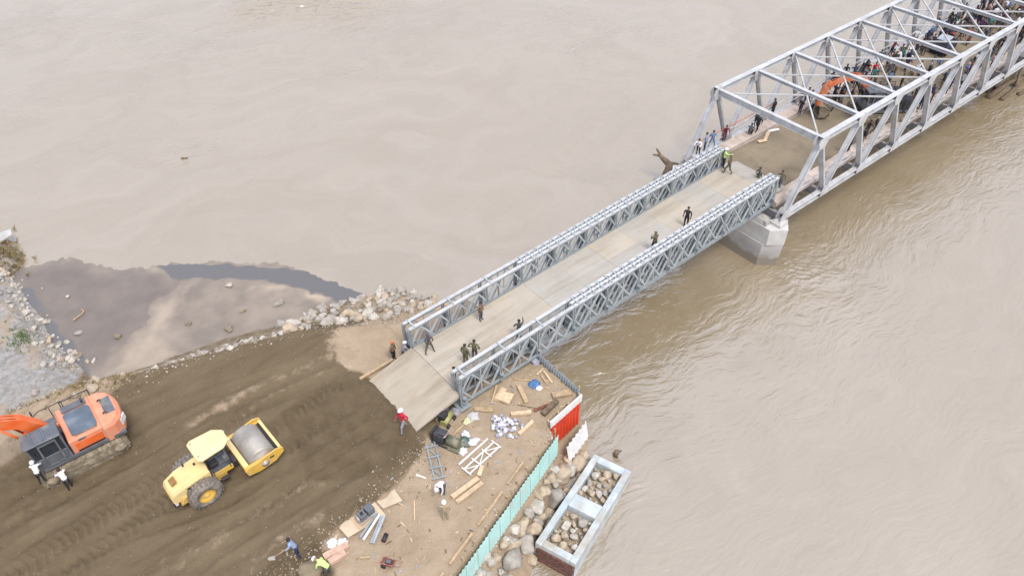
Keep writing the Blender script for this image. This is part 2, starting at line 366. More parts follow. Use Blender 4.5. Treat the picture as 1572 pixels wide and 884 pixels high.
# ------------------------------------------------------------------ terrain: road embankment, work pad and gravel bank as one height field
def poly_sd(px, py, poly):
    """signed distance to a polygon (negative inside), numpy arrays"""
    d = np.full(px.shape, 1e9); inside = np.zeros(px.shape, bool)
    n = len(poly)
    for i in range(n):
        ax, ay = poly[i]; bx, by = poly[(i + 1) % n]
        ex, ey = bx - ax, by - ay
        t = np.clip(((px - ax) * ex + (py - ay) * ey) / (ex * ex + ey * ey), 0, 1)
        d = np.minimum(d, np.hypot(px - ax - t * ex, py - ay - t * ey))
        c = ((ay > py) != (by > py)) & (px < (bx - ax) * (py - ay) / (by - ay + 1e-12) + ax)
        inside ^= c
    return np.where(inside, -d, d)
def line_d(px, py, pts):
    d = np.full(px.shape, 1e9); s = np.zeros(px.shape); acc = 0
    for (ax, ay), (bx, by) in zip(pts[:-1], pts[1:]):
        ex, ey = bx - ax, by - ay; l = math.hypot(ex, ey)
        t = np.clip(((px - ax) * ex + (py - ay) * ey) / (l * l), 0, 1)
        dd = np.hypot(px - ax - t * ex, py - ay - t * ey)
        s = np.where(dd < d, acc + t * l, s); d = np.minimum(d, dd); acc += l
    return d, s
NTAB = {}
def vnoise(px, py, sc, seed, oct=4):
    """value noise, numpy"""
    out = np.zeros(px.shape); amp = 1.0; tot = 0
    if seed not in NTAB: NTAB[seed] = np.random.RandomState(seed).rand(256, 256)
    tab = NTAB[seed]
    for o in range(oct):
        x = px * sc * 2 ** o + 31.7 * o + 100; y = py * sc * 2 ** o + 17.3 * o + 100
        xi = np.floor(x).astype(int); yi = np.floor(y).astype(int); fx = x - xi; fy = y - yi
        fx = fx * fx * (3 - 2 * fx); fy = fy * fy * (3 - 2 * fy)
        g = lambda a, b_: tab[a % 256, b_ % 256]
        out += amp * ((g(xi, yi) * (1 - fx) + g(xi + 1, yi) * fx) * (1 - fy) + (g(xi, yi + 1) * (1 - fx) + g(xi + 1, yi + 1) * fx) * fy)
        tot += amp; amp *= 0.5
    return out / tot
def sstep(a, b, x):
    t = np.clip((x - a) / (b - a), 0, 1); return t * t * (3 - 2 * t)

SHORE = [(-70, 17.5), (-19, 17.4), (-17, 17), (-15, 16.2), (-11.9, 15.2), (-8.2, 14.9), (-4.8, 13.7), (-1.4, 13.1), (1, 12.5), (2.5, 12.2), (4.3, 11.4), (5.6, 9.7), (6.6, 8.1), (7.6, 5), (7.8, 0), (7.6, -5), (7.0, -7.6), (4.9, -9.4), (-1.0, -11.7), (-3.0, -13.6), (-8, -18), (-16, -24), (-70, -34)]
TOP = [(-70, 13), (-21.1, 12.4), (-17.1, 12.2), (-14.2, 10.9), (-10.5, 9.7), (-7.5, 8.7), (-5.1, 8.0), (-2.3, 6.4), (1, 4.6), (3.5, 4.0), (6.0, 3.5), (6.0, -7.45), (3.25, -7.75), (2.95, -8.75), (-6.7, -12.0), (-13.4, -14.3), (-16, -19), (-70, -28)]
BANK_SHORE = [(-70, 60), (-19, 41), (-16.6, 37.6), (-15.9, 35.1), (-17.3, 31.2), (-16.9, 25.2), (-16.6, 19.5), (-15, 15), (-20, 10), (-70, 10)]
BANK_TOP = [(-70, 56), (-20, 38.5), (-18.6, 37.0), (-18.0, 35.0), (-19.2, 31.2), (-18.6, 25.2), (-18.4, 19.5), (-18, 14), (-22, 10), (-70, 10)]
ROAD_RIGHT = [(0.2, -3.6), (-3.0, -4.25), (-3.9, -4.9), (-6.0, -5.75), (-9.4, -5.9), (-13.3, -6.5), (-30, -9.5), (-70, -16)]

def height(px, py):
    px = np.asarray(px, float); py = np.asarray(py, float)
    wob = (vnoise(px, py, 0.35, 3) - 0.5) * 1.0
    dT = poly_sd(px, py, TOP); dS = poly_sd(px, py, SHORE) + wob * 0.9
    # road and pad levels
    road_poly = ROAD_RIGHT + [(-70, 40), (0.2, 40)]
    dr = poly_sd(px, py, road_poly) + (vnoise(px, py, 0.8, 5) - 0.5) * 0.7
    z_in = -0.45 + 0.45 * (1 - sstep(-0.15, 0.35, dr))
    z_in = np.where((px > -3.0), np.minimum(z_in, -0.45 + 0.45 * sstep(0.3, 3.3, -px) + 0.15 * sstep(2.2, 3.2, py)), z_in)
    right = sstep(6.3, 5.7, 0 * px) if False else ((px > 5.0) | (py < -6.0)).astype(float)
    zt = np.where(right > 0.5, np.where(px > 2.7, -2.75, -1.95), z_in)
    o = np.clip(dT, 0, None); i = np.clip(-dS, 0, None)
    t = o / (o + i + 1e-6)
    zs = zt + (WZ - 0.1 - zt) * t ** 0.9
    z = np.where(dT <= 0, z_in, zs)
    z = np.where(dS > 0, np.maximum(WZ - 0.1 - dS * 0.5, -7), z)
    # gravel bank on the left
    bT = poly_sd(px, py, BANK_TOP); bS = poly_sd(px, py, BANK_SHORE) + wob
    o = np.clip(bT, 0, None); i = np.clip(-bS, 0, None)
    zb = np.where(bT <= 0, -3.1, -3.1 + (WZ - 0.1 + 3.1) * (o / (o + i + 1e-6)))
    zb = np.where(bS > 0, WZ - 0.1 - bS * 0.5, zb)
    return np.maximum(z, zb)
RIBS = [[(-28, 1.0), (-19, 2.1), (-12.6, 2.6)], [(-24.5, -0.6), (-17.0, 0.7), (-15.2, 1.0)], [(-9.6, 1.6), (-6.2, 2.2), (-4.6, 2.2)], [(-9.5, -0.2), (-6.5, 0.3)], [(-13.6, 3.6), (-9.5, 3.7)]]
RUTS = [[(-30, 3.5), (-14, 4.6), (-4, 3.4)], [(-30, 2.2), (-12, 3.4), (-4, 2.6)], [(-30, -2.6), (-15, -2.4), (-4.5, -2.4)], [(-30, -4.2), (-13, -3.8), (-5, -3.6)], [(-30, 6.5), (-12, 6.4), (-4, 4.8)], [(-26, 0.2), (-10, -1.0), (-4, -1.0)]]
def relief(px, py):
    z = (vnoise(px, py, 1.1, 8, 5) - 0.5) * 0.16 + (vnoise(px, py, 4.0, 9, 3) - 0.5) * 0.09
    lap = np.exp(-((px + 3.55) / 0.42) ** 2) * sstep(-4.4, -3.6, py) * sstep(1.7, 1.0, py)
    z = z + lap * (0.04 + 0.26 * vnoise(px, py, 1.3, 33, 3))
    for k, ln in enumerate(RUTS):
        d, s = line_d(px, py + (vnoise(px, px * 0, 0.16, 60 + k, 2) - 0.5) * 1.8, ln)
        z = z - 0.08 * (0.2 + 1.1 * vnoise(px, py, 0.4, 80 + k, 2)) * np.exp(-(d / 0.3) ** 4) + 0.05 * np.exp(-((d - 0.5) / 0.16) ** 2) * (0.4 + 1.2 * vnoise(px, py, 1.5, 70 + k, 3))
    for k, ln in enumerate(RIBS):
        d, s = line_d(px, py, ln)
        w = np.exp(-(d / 0.62) ** 4)
        z = z + w * (0.10 * np.sin(2 * PI * (s + 0.3 * np.abs(d)) / 0.42) - 0.03) * (0.45 + 0.9 * vnoise(px, py, 0.7, 40 + k, 2))
    return z

def grid_mesh(name, x0, x1, y0, y1, st):
    nx = int((x1 - x0) / st) + 1; ny = int((y1 - y0) / st) + 1
    xs = np.linspace(x0, x1, nx); ys = np.linspace(y0, y1, ny)
    gx, gy = np.meshgrid(xs, ys, indexing='ij')
    return nx, ny, gx, gy
def np_mesh(name, gx, gy, gz, keep=None):
    nx, ny = gx.shape
    co = np.stack([gx, gy, gz], -1).reshape(-1, 3)
    idx = np.arange(nx * ny).reshape(nx, ny)
    q = np.stack([idx[:-1, :-1], idx[1:, :-1], idx[1:, 1:], idx[:-1, 1:]], -1).reshape(-1, 4)
    if keep is not None:
        k = (keep[:-1, :-1] | keep[1:, :-1] | keep[1:, 1:] | keep[:-1, 1:]).reshape(-1); q = q[k]
    me = bpy.data.meshes.new(name)
    me.vertices.add(len(co)); me.vertices.foreach_set('co', co.ravel().astype(np.float32))
    me.loops.add(q.size); me.loops.foreach_set('vertex_index', q.ravel().astype(np.int32))
    me.polygons.add(len(q)); me.polygons.foreach_set('loop_start', np.arange(0, q.size, 4, dtype=np.int32)); me.polygons.foreach_set('loop_total', np.full(len(q), 4, np.int32))
    me.polygons.foreach_set('use_smooth', np.ones(len(q), bool))
    me.update(calc_edges=True); me.validate()
    return me
def soil_mat():
    m = bpy.data.materials.new('soil'); m.use_nodes = True; nt = m.node_tree; b = nt.nodes['Principled BSDF']; L = nt.links.new
    at = nd(nt, 'ShaderNodeAttribute'); at.attribute_name = 'zone'
    sp = nd(nt, 'ShaderNodeSeparateColor'); L(at.outputs['Color'], sp.inputs[0])
    geo = nd(nt, 'ShaderNodeNewGeometry')
    def nz(scale, det=6, rough=0.6, map=None):
        n = nd(nt, 'ShaderNodeTexNoise'); n.inputs['Scale'].default_value = scale; n.inputs['Detail'].default_value = det; n.inputs['Roughness'].default_value = rough
        if map:
            mp = nd(nt, 'ShaderNodeMapping'); mp.inputs['Rotation'].default_value = (0, 0, map[0]); mp.inputs['Scale'].default_value = (map[1], map[2], 1)
            L(geo.outputs['Position'], mp.inputs['Vector']); L(mp.outputs[0], n.inputs['Vector'])
        else: L(geo.outputs['Position'], n.inputs['Vector'])
        return n
    def ramp(n, a, ca, c, cb):
        r = nd(nt, 'ShaderNodeValToRGB'); r.color_ramp.elements[0].position = a; r.color_ramp.elements[0].color = (*ca, 1); r.color_ramp.elements[1].position = c; r.color_ramp.elements[1].color = (*cb, 1)
        L(n.outputs['Fac'], r.inputs['Fac']); return r
    def mix(f, a, c):
        x = nd(nt, 'ShaderNodeMix', data_type='RGBA'); L(f, x.inputs['Factor']); L(a, x.inputs['A']); L(c, x.inputs['B']); return x.outputs['Result']
    fill = ramp(nz(0.55, 8, 0.65, (R(4), 0.35, 1.3)), 0.32, (0.108, 0.079, 0.045), 0.68, (0.172, 0.130, 0.079))
    sand = ramp(nz(0.6, 8, 0.7), 0.3, (0.30, 0.225, 0.150), 0.7, (0.405, 0.318, 0.226))
    grav = ramp(nz(2.2, 8, 0.75), 0.34, (0.20, 0.185, 0.165), 0.66, (0.37, 0.36, 0.35))
    wetc = ramp(nz(0.9, 6, 0.6), 0.3, (0.092, 0.066, 0.037), 0.7, (0.140, 0.104, 0.061))
    # zone edges broken up by noise
    e = nz(1.6, 6, 0.7)
    def edge(ch):
        ma = nd(nt, 'ShaderNodeMath', operation='ADD'); L(sp.outputs[ch], ma.inputs[0])
        ms = nd(nt, 'ShaderNodeMath', operation='MULTIPLY_ADD'); L(e.outputs['Fac'], ms.inputs[0]); ms.inputs[1].default_value = 1.5; ms.inputs[2].default_value = -0.75
        L(ms.outputs[0], ma.inputs[1])
        mr = nd(nt, 'ShaderNodeMapRange'); mr.interpolation_type = 'SMOOTHSTEP'; mr.inputs['From Min'].default_value = 0.2; mr.inputs['From Max'].default_value = 0.8
        L(ma.outputs[0], mr.inputs['Value']); return mr.outputs[0]
    c = mix(edge(0), fill.outputs[0], sand.outputs[0])
    c = mix(edge(2), c, wetc.outputs[0])
    gs = ramp(nz(0.45, 7, 0.7), 0.48, (0, 0, 0), 0.66, (1, 1, 1))
    gcol = mix(gs.outputs[0], grav.outputs[0], sand.outputs[0])
    c = mix(edge(1), c, gcol)
    # scattered pale grit
    gr = ramp(nz(9, 3, 0.8), 0.66, (0, 0, 0), 0.74, (1, 1, 1))
    gm = nd(nt, 'ShaderNodeMix', data_type='RGBA'); gm.inputs['B'].default_value = (0.42, 0.37, 0.29, 1)
    gf = nd(nt, 'ShaderNodeMath', operation='MULTIPLY'); gf.inputs[1].default_value = 0.28; L(gr.outputs[0], gf.inputs[0])
    L(gf.outputs[0], gm.inputs['Factor']); L(c, gm.inputs['A']); c = gm.outputs['Result']
    L(c, b.inputs['Base Color'])
    b.inputs['Roughness'].default_value = 0.93; b.inputs['Specular IOR Level'].default_value = 0.25
    bn = nz(6, 10, 0.75); bp = nd(nt, 'ShaderNodeBump'); bp.inputs['Strength'].default_value = 0.85; bp.inputs['Distance'].default_value = 0.12
    L(bn.outputs['Fac'], bp.inputs['Height']); L(bp.outputs['Normal'], b.inputs['Normal'])
    return m
MATS['soil'] = soil_mat()

def zone(px, py, pz):
    """R dry tan sand, G pale gravel, B dark damp fill"""
    road_poly = ROAD_RIGHT + [(-70, 40), (0.2, 40)]
    dr = poly_sd(px, py, road_poly)
    r = sstep(-0.1, 0.5, dr)
    tan = poly_sd(px, py, [(-2.7, 6.2), (-3.6, 3.6), (-3.3, 1.0), (0.5, 0.8), (10, 0.8), (10, 14), (1.5, 7)])
    tan = tan + (vnoise(px, py, 0.55, 51, 5) - 0.5) * 3.4
    r = np.maximum(r, 1 - sstep(-0.6, 0.8, tan))
    # dry wheel lanes over the fill
    for ln, w, a in (([(-13, 4.9), (-9, 5.1), (-5.2, 4.6), (-3.2, 4.3)], 0.40, 0.48), ([(-12, 3.4), (-8, 3.9), (-4.5, 3.4)], 0.28, 0.36), ([(-30, -3.6), (-16, -2.9), (-9, -3.1)], 0.6, 0.28), ([(-30, -6.5), (-14, -5.2), (-10, -5.0)], 0.6, 0.36)):
        d, s = line_d(px, py, ln); r = np.maximum(r, a * (0.35 + 1.1 * vnoise(px * 0.5, py * 1.5, 0.8, 52, 4)) * np.exp(-(d / w) ** 2))
    side = sstep(7.5, 10.5, py + 0.28 * px + 0.8) * sstep(0.0, -1.5, pz)
    r = np.maximum(r, 0.45 * side)
    low = ((py < -7.5) | (px > 6.0)).astype(float)
    r = np.maximum(r, low)
    bk = poly_sd(px, py, [(-70, 60), (-19, 41), (-15, 38), (-15, 20), (-17.2, 16.5), (-20.5, 13.4), (-23, 11.5), (-30, 8.5), (-70, 5)])
    g = 1 - sstep(-0.8, 0.8, bk)
    tanb = poly_sd(px, py, [(-24, 8.5), (-22, 11.6), (-18.6, 15.5), (-16, 16), (-12, 13), (-14.5, 10.9), (-17, 9.8), (-20, 9.2)])
    tb = 1 - sstep(-0.5, 0.9, tanb)
    r = np.maximum(r, 0.72 * tb); g = g * (1 - 0.8 * tb)
    w = np.exp(-(poly_sd(px, py, [(-3.4, 1.6), (-3.0, -3.2), (-3.9, -4.7), (-6.2, -4.9), (-9, -2.8), (-8.2, 2.1)]).clip(0, None) / 0.4) ** 2) * 0.85
    w2 = np.exp(-(poly_sd(px, py, [(-24, 8.0), (-17, 8.6), (-15.3, 7.2), (-15.6, 5.0), (-18, 4.4), (-24, 4.4)]).clip(0, None) / 0.7) ** 2) * 0.6
    w3 = np.exp(-(poly_sd(px, py, [(-13.5, -6.2), (-11.0, -5.9), (-10.8, -7.2), (-11.6, -8.6), (-14, -8.2)]).clip(0, None) / 0.5) ** 2) * 0.75
    return r, g, np.maximum(np.maximum(w, w2), w3) * (1 - g)
def build_ground():
    nx, ny, gx, gy = grid_mesh('ground', -30, 9, -18, 42, 0.10)
    gz0 = height(gx, gy)
    gz = gz0 + relief(gx, gy)
    keep = gz > WZ - 0.6
    me = np_mesh('ground', gx, gy, gz, keep)
    r, g, b = zone(gx, gy, gz0)
    col = np.stack([r, g, b, np.ones_like(r)], -1).reshape(-1, 4).astype(np.float32)
    at = me.attributes.new('zone', 'FLOAT_COLOR', 'POINT'); at.data.foreach_set('color', col.ravel())
    o = obj('ground', me, 'soil')
    tag(o, 'brown earth road embankment and sandy work pad beside the river', kind='structure')
build_ground()
def gz(x, y):
    a = np.array([[float(x)]]); b = np.array([[float(y)]])
    return float((height(a, b) + relief(a, b))[0, 0])

def build_rapids():
    for cx, cy, a, b_, th, amp in RAPIDS:
        nx, ny, u, v = grid_mesh('r', -a, a, -b_, b_, 0.16 if a > 6 else 0.08)
        d = np.sqrt((u / a) ** 2 + (v / b_) ** 2); fall = 1 - sstep(0.35, 1.0, d + (vnoise(u, v, 0.4, 91) - 0.5) * 0.5)
        sc = 0.55 if a > 6 else 1.3
        h = np.abs(vnoise(u * 0.6 + 3 * vnoise(u, v, 0.3, 93), v * 1.6, sc, 92, 4) - 0.5) * 2
        x = cx + u * math.cos(th) - v * math.sin(th); y = cy + u * math.sin(th) + v * math.cos(th)
        tag(obj('rapids', np_mesh('rapids', x, y, WZ - 0.03 + fall * (0.06 + amp * (1 - h) ** 2)), 'water'), 'broken muddy water churning in the current', kind='structure')
build_rapids()
# ------------------------------------------------------------------ mud flat and slack water in the bend
def mud_mat():
    m = bpy.data.materials.new('mud'); m.use_nodes = True; nt = m.node_tree; b = nt.nodes['Principled BSDF']; L = nt.links.new
    at = nd(nt, 'ShaderNodeAttribute'); at.attribute_name = 'zone'
    sp = nd(nt, 'ShaderNodeSeparateColor'); L(at.outputs['Color'], sp.inputs[0])
    geo = nd(nt, 'ShaderNodeNewGeometry')
    n = nd(nt, 'ShaderNodeTexNoise'); n.inputs['Scale'].default_value = 0.5; n.inputs['Detail'].default_value = 7; L(geo.outputs['Position'], n.inputs['Vector'])
    def rampc(f, cols):
        r = nd(nt, 'ShaderNodeValToRGB'); cr = r.color_ramp
        while len(cr.elements) < len(cols): cr.elements.new(0.5)
        for e_, (p, c) in zip(cr.elements, cols): e_.position = p; e_.color = (*c, 1)
        L(f, r.inputs['Fac']); return r.outputs[0]
    ms = nd(nt, 'ShaderNodeMath', operation='MULTIPLY_ADD'); L(n.outputs['Fac'], ms.inputs[0]); ms.inputs[1].default_value = 0.5; ms.inputs[2].default_value = -0.25
    ad = nd(nt, 'ShaderNodeMath', operation='ADD'); L(sp.outputs[0], ad.inputs[0]); L(ms.outputs[0], ad.inputs[1])
    # dark wet silt -> damp grey-brown mud -> dry sand
    c = rampc(ad.outputs[0], [(0.0, (0.135, 0.112, 0.096)), (0.3, (0.185, 0.152, 0.124)), (0.55, (0.27, 0.222, 0.175)), (0.9, (0.38, 0.31, 0.235))])
    sn = nd(nt, 'ShaderNodeMath', operation='MULTIPLY_ADD'); L(n.outputs['Fac'], sn.inputs[0]); sn.inputs[1].default_value = 0.9; sn.inputs[2].default_value = -0.45
    sa = nd(nt, 'ShaderNodeMath', operation='ADD'); L(sp.outputs[1], sa.inputs[0]); L(sn.outputs[0], sa.inputs[1])
    sr = nd(nt, 'ShaderNodeMapRange'); sr.interpolation_type = 'SMOOTHSTEP'; sr.inputs['From Min'].default_value = 0.3; sr.inputs['From Max'].default_value = 0.6; L(sa.outputs[0], sr.inputs['Value'])
    mx = nd(nt, 'ShaderNodeMix', data_type='RGBA'); L(sr.outputs[0], mx.inputs['Factor']); L(c, mx.inputs['A']); mx.inputs['B'].default_value = (0.115, 0.112, 0.112, 1); c = mx.outputs['Result']
    L(c, b.inputs['Base Color'])
    rr = nd(nt, 'ShaderNodeMapRange'); rr.inputs['To Min'].default_value = 0.3; rr.inputs['To Max'].default_value = 0.8; L(ad.outputs[0], rr.inputs['Value']); L(rr.outputs[0], b.inputs['Roughness'])
    bn = nd(nt, 'ShaderNodeTexNoise'); bn.inputs['Scale'].default_value = 2.5; bn.inputs['Detail'].default_value = 6; L(geo.outputs['Position'], bn.inputs['Vector'])
    bp = nd(nt, 'ShaderNodeBump'); bp.inputs['Strength'].default_value = 0.25; bp.inputs['Distance'].default_value = 0.08; L(bn.outputs['Fac'], bp.inputs['Height']); L(bp.outputs['Normal'], b.inputs['Normal'])
    return m
MATS['mud'] = mud_mat()
def build_mud():
    nx, ny, gx, gy = grid_mesh('mud', -20, 6, 9, 36, 0.15)
    wob = (vnoise(gx, gy, 0.25, 21) - 0.5) * 3.4 + (vnoise(gx, gy, 1.2, 22) - 0.5) * 1.6 + (vnoise(gx, gy, 3.0, 29, 2) - 0.5) * 0.9
    flat = poly_sd(gx, gy, [(-18, 33.2), (-13.0, 30.2), (-9.5, 25.5), (-7.2, 24.6), (-4.0, 22.0), (-1.2, 19.1), (0.9, 16.2), (2.3, 13.2), (3, 10), (-20, 10)]) + wob * 0.42
    z = WZ + 0.09 - np.clip(flat + 0.8, 0, None) * 0.09 + (vnoise(gx, gy, 0.5, 23) - 0.5) * 0.05
    keep = z > WZ - 0.2
    me = np_mesh('mud_flat', gx, gy, z, keep)
    # tone: dark silt in the left and the middle, dry sand towards the road
    t = 0.40 + 0 * gx
    dark = poly_sd(gx, gy, [(-18, 33), (-13, 29.5), (-7.5, 22.6), (-6.8, 21), (-9.5, 20.0), (-12.5, 18.8), (-15, 17.5), (-18, 18)]) + (vnoise(gx, gy, 0.5, 24) - 0.5) * 3
    t = t - 0.26 * (1 - sstep(-1.2, 0.6, dark))
    slack = poly_sd(gx, gy, [(-18, 31.5), (-16.8, 29), (-16.4, 24), (-15.8, 19), (-16, 17), (-20, 17)]) + (vnoise(gx, gy, 0.8, 25) - 0.5)
    g_ = 0.75 * (1 - sstep(-0.8, 0.6, slack))
    st = poly_sd(gx, gy, [(-8.2, 25.2), (-4.0, 22.4), (-1.0, 19.4), (1.2, 16.2), (3.0, 13), (2.6, 11.2), (0.2, 12.4), (-0.2, 14.4), (-1.4, 16.8), (-3.4, 19.0), (-5.6, 20.9), (-8.0, 22.6)])
    g_ = np.maximum(g_, (0.95 - 0.42 * sstep(0.8, 3.0, -flat)) * (1 - sstep(-0.9, 0.7, st + (vnoise(gx, gy, 0.6, 27) - 0.5) * 1.6)))
    for pl, a in (([(-15.5, 16.5), (-12.8, 18.2), (-10.2, 20.6), (-7.6, 22.4), (-8.6, 20.2), (-11.2, 17.4), (-10.8, 15.0), (-14, 15.6)], 0.30), ([(-3.8, 19.0), (-1.9, 17.4), (-0.9, 15.6), (-2.2, 16.6), (-4.4, 18.2)], 0.6), ([(-0.8, 15.2), (0.4, 13.8), (-0.2, 13.6), (-1.3, 14.6)], 0.5)):
        d = poly_sd(gx, gy, pl) + 0.25 + (vnoise(gx, gy, 0.7, 26, 5) - 0.5) * 1.8
        t = np.maximum(t, np.where(d < 0.6, 0.40 + a * (1 - sstep(-0.6, 0.6, d)), 0))
    t = np.clip(t + (vnoise(gx, gy, 0.8, 28, 6) - 0.5) * 0.36, 0, 1)
    col = np.stack([t, g_, t, np.ones_like(t)], -1).reshape(-1, 4).astype(np.float32)
    at = me.attributes.new('zone', 'FLOAT_COLOR', 'POINT'); at.data.foreach_set('color', col.ravel())
    tag(obj('mud_flat', me, 'mud'), 'wet grey brown mud flat in the river bend', kind='structure')
build_mud()
def hprof(w, h, t=0.03):
    a, b = w / 2, h / 2
    return [(-a, -b), (a, -b), (a, -b + t), (t / 2, -b + t), (t / 2, b - t), (a, b - t), (a, b), (-a, b), (-a, b - t), (-t / 2, b - t), (-t / 2, -b + t), (-a, -b + t)]
# ------------------------------------------------------------------ temporary panel bridge
PL = 2.94; NB = 10; HB = 2.3; DZ = 0.83
B_ROT = (0, -0.0187, 0.0087); B_LOC = (0, -1.066, 0.0)
bailey = thing('panel_bridge', 'galvanised steel temporary panel bridge with dusty plank deck reaching from the bank to the pier', 'bridge')
bailey.location = B_LOC; bailey.rotation_euler = B_ROT
B_M = Matrix.Translation(B_LOC) @ Euler(B_ROT).to_matrix().to_4x4()
def bpt(x, y, z=DZ): return B_M @ Vector((x, y, z))

def panel_meshes():
    fr = MB(); w = PL - 0.03
    o = [(0.015, 0), (w, 0), (w, HB), (0.015, HB)]; i = [(0.10, 0.13), (w - 0.085, 0.13), (w - 0.085, HB - 0.13), (0.10, HB - 0.13)]
    fr.ring(o, i, 'y', -0.065, 0.065)
    fm = fr.mesh('truss_panel')
    a, b, h = PL * 0.25, PL * 0.75, HB / 2
    zl, zh = 0.10, HB - 0.10
    ds = []
    for p0, p1 in (((a, zl), (b, zh)), ((a, zh), (b, zl)), ((0.08, h), (a, zh)), ((0.08, h), (a, zl)), ((PL - 0.08, h), (b, zh)), ((PL - 0.08, h), (b, zl))):
        k = len(ds) % 2
        m = MB().bar((p0[0], 0.012 * (k * 2 - 1), p0[1]), (p1[0], 0.012 * (k * 2 - 1), p1[1]), 0.105, 0.09, (0, 1, 0)); ds.append(m.mesh('diagonal'))
    vm = MB().bar((PL / 2, 0, 0.1), (PL / 2, 0, HB - 0.1), 0.07, 0.07, (0, 1, 0)).mesh('upright')
    return fm, ds, vm
PFM, PDS, PVM = panel_meshes()
for side in (-1, 1):
    for yy, first in ((2.20, 0), (2.515, 3), (2.83, 0)):
        for k in range(first, NB):
            p = obj('truss_panel', PFM, 'galv', bailey, (k * PL, side * yy, 0))
            for d in PDS:
                obj('diagonal', d, 'galv_brace', p)
            obj('upright', PVM, 'galv_brace', p)
    # reinforcing chord bolted on top and below, end posts, base plates
    for yy in (2.20, 2.83):
        for x0, x1 in ((0.0, 3 * PL - 0.02), (3 * PL + 0.02, NB * PL)):
            prof = [(-0.085, 0), (0.085, 0), (0.085, 0.10), (0.03, 0.10), (0.03, 0.035), (-0.03, 0.035), (-0.03, 0.10), (-0.085, 0.10)]
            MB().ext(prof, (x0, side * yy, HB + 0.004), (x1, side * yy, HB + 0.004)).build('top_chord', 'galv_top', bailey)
        MB().bar((3 * PL, side * yy, -0.07), (NB * PL, side * yy, -0.07), 0.16, 0.13).build('bottom_chord', 'galv', bailey)
        for xe in (-0.06, NB * PL + 0.06):
            MB().bar((xe, side * yy, -0.08), (xe, side * yy, HB + 0.05), 0.14, 0.10, (1, 0, 0)).build('end_post', 'galv', bailey, bevel=0.01)
    for xe in (0.1,):
        m = MB().box((xe, side * 2.515, -0.24), (0.75, 1.15, 0.07)); m.box((xe, side * 2.515, -0.14), (0.3, 0.9, 0.13))
        m.build('base_plate', 'galv', bailey)
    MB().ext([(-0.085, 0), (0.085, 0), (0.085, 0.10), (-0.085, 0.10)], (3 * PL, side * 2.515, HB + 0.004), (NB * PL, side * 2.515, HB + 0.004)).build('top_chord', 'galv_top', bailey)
    # bracing frames between the planes
    for k in range(NB):
        x = k * PL
        for q in range(1 if k < 3 else 4):
            xx = x + 0.35 + q * 0.72
            y0, y1 = side * 2.12, side * 2.91
            m = MB().bar((xx, y0, HB + 0.135), (xx, y1, HB + 0.135), 0.09, 0.05)
            if k >= 3:
                m.bar((xx + 0.02, y0, HB + 0.13), (xx + 0.62, y1, HB + 0.13), 0.045, 0.04)
            m.build('bracing_frame', 'galv_brace', bailey)
        m = MB().bar((x + 0.05, side * 2.26, 0.35), (x + 0.05, side * 2.77, HB - 0.3), 0.05, 0.05, (1, 0, 0))
        m.build('sway_brace', 'galv_brace', bailey)
for k in range(NB + 1):
    x = min(max(k * PL, 0.15), NB * PL - 0.15)
    prof = [(-0.11, 0), (0.11, 0), (0.11, 0.03), (0.02, 0.03), (0.02, 0.42), (0.11, 0.42), (0.11, 0.45), (-0.11, 0.45), (-0.11, 0.42), (-0.02, 0.42), (-0.02, 0.03), (-0.11, 0.03)]
    MB().ext(prof, (x, -3.05, 0.14), (x, 3.05, 0.14)).build('transom', 'galv', bailey)
# deck units: three long planks of steel decking to a bay
for k in range(NB):
    x0 = k * PL + (0.012 if k in (3, 5, 9) else 0.003); x1 = (k + 1) * PL - 0.003
    grey = k in (3, 4, 6, 8)
    for j, (y0, y1) in enumerate(((-2.08, -0.004), (0.004, 2.08))):
        m = MB().box(((x0 + x1) / 2, (y0 + y1) / 2, DZ - 0.12), (x1 - x0, y1 - y0, 0.24))
        m.build('deck_unit', 'deck_grey' if grey or (k == 5 and j == 0) else 'deck', bailey)
for y in (-1.95, -1.0, 0.0, 1.0, 1.95):  # bars added under the deck, their dark colour standing in for underside shade
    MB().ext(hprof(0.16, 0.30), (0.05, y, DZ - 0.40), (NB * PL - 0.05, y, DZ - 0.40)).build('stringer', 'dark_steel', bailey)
for s in (-1, 1):
    MB().box((NB * PL / 2, s * 2.085, DZ + 0.05), (NB * PL, 0.04, 0.22)).build('kerb_rail', 'galv', bailey)
# ramps
m = MB(); m.poly([(-3.35, 0.02), (-0.02, 0.60), (-0.02, 0.83), (-3.35, 0.10)], 'y', -2.75, 2.2)
m.build('ramp_plate', 'ramp_dirty', bailey)
m = MB(); m.poly([(NB * PL + 0.02, 0.60), (NB * PL + 2.5, -0.0), (NB * PL + 2.5, 0.05), (NB * PL + 0.02, 0.83)], 'y', -2.55, 2.4)
m.build('ramp_plate', 'deck_grey', bailey)

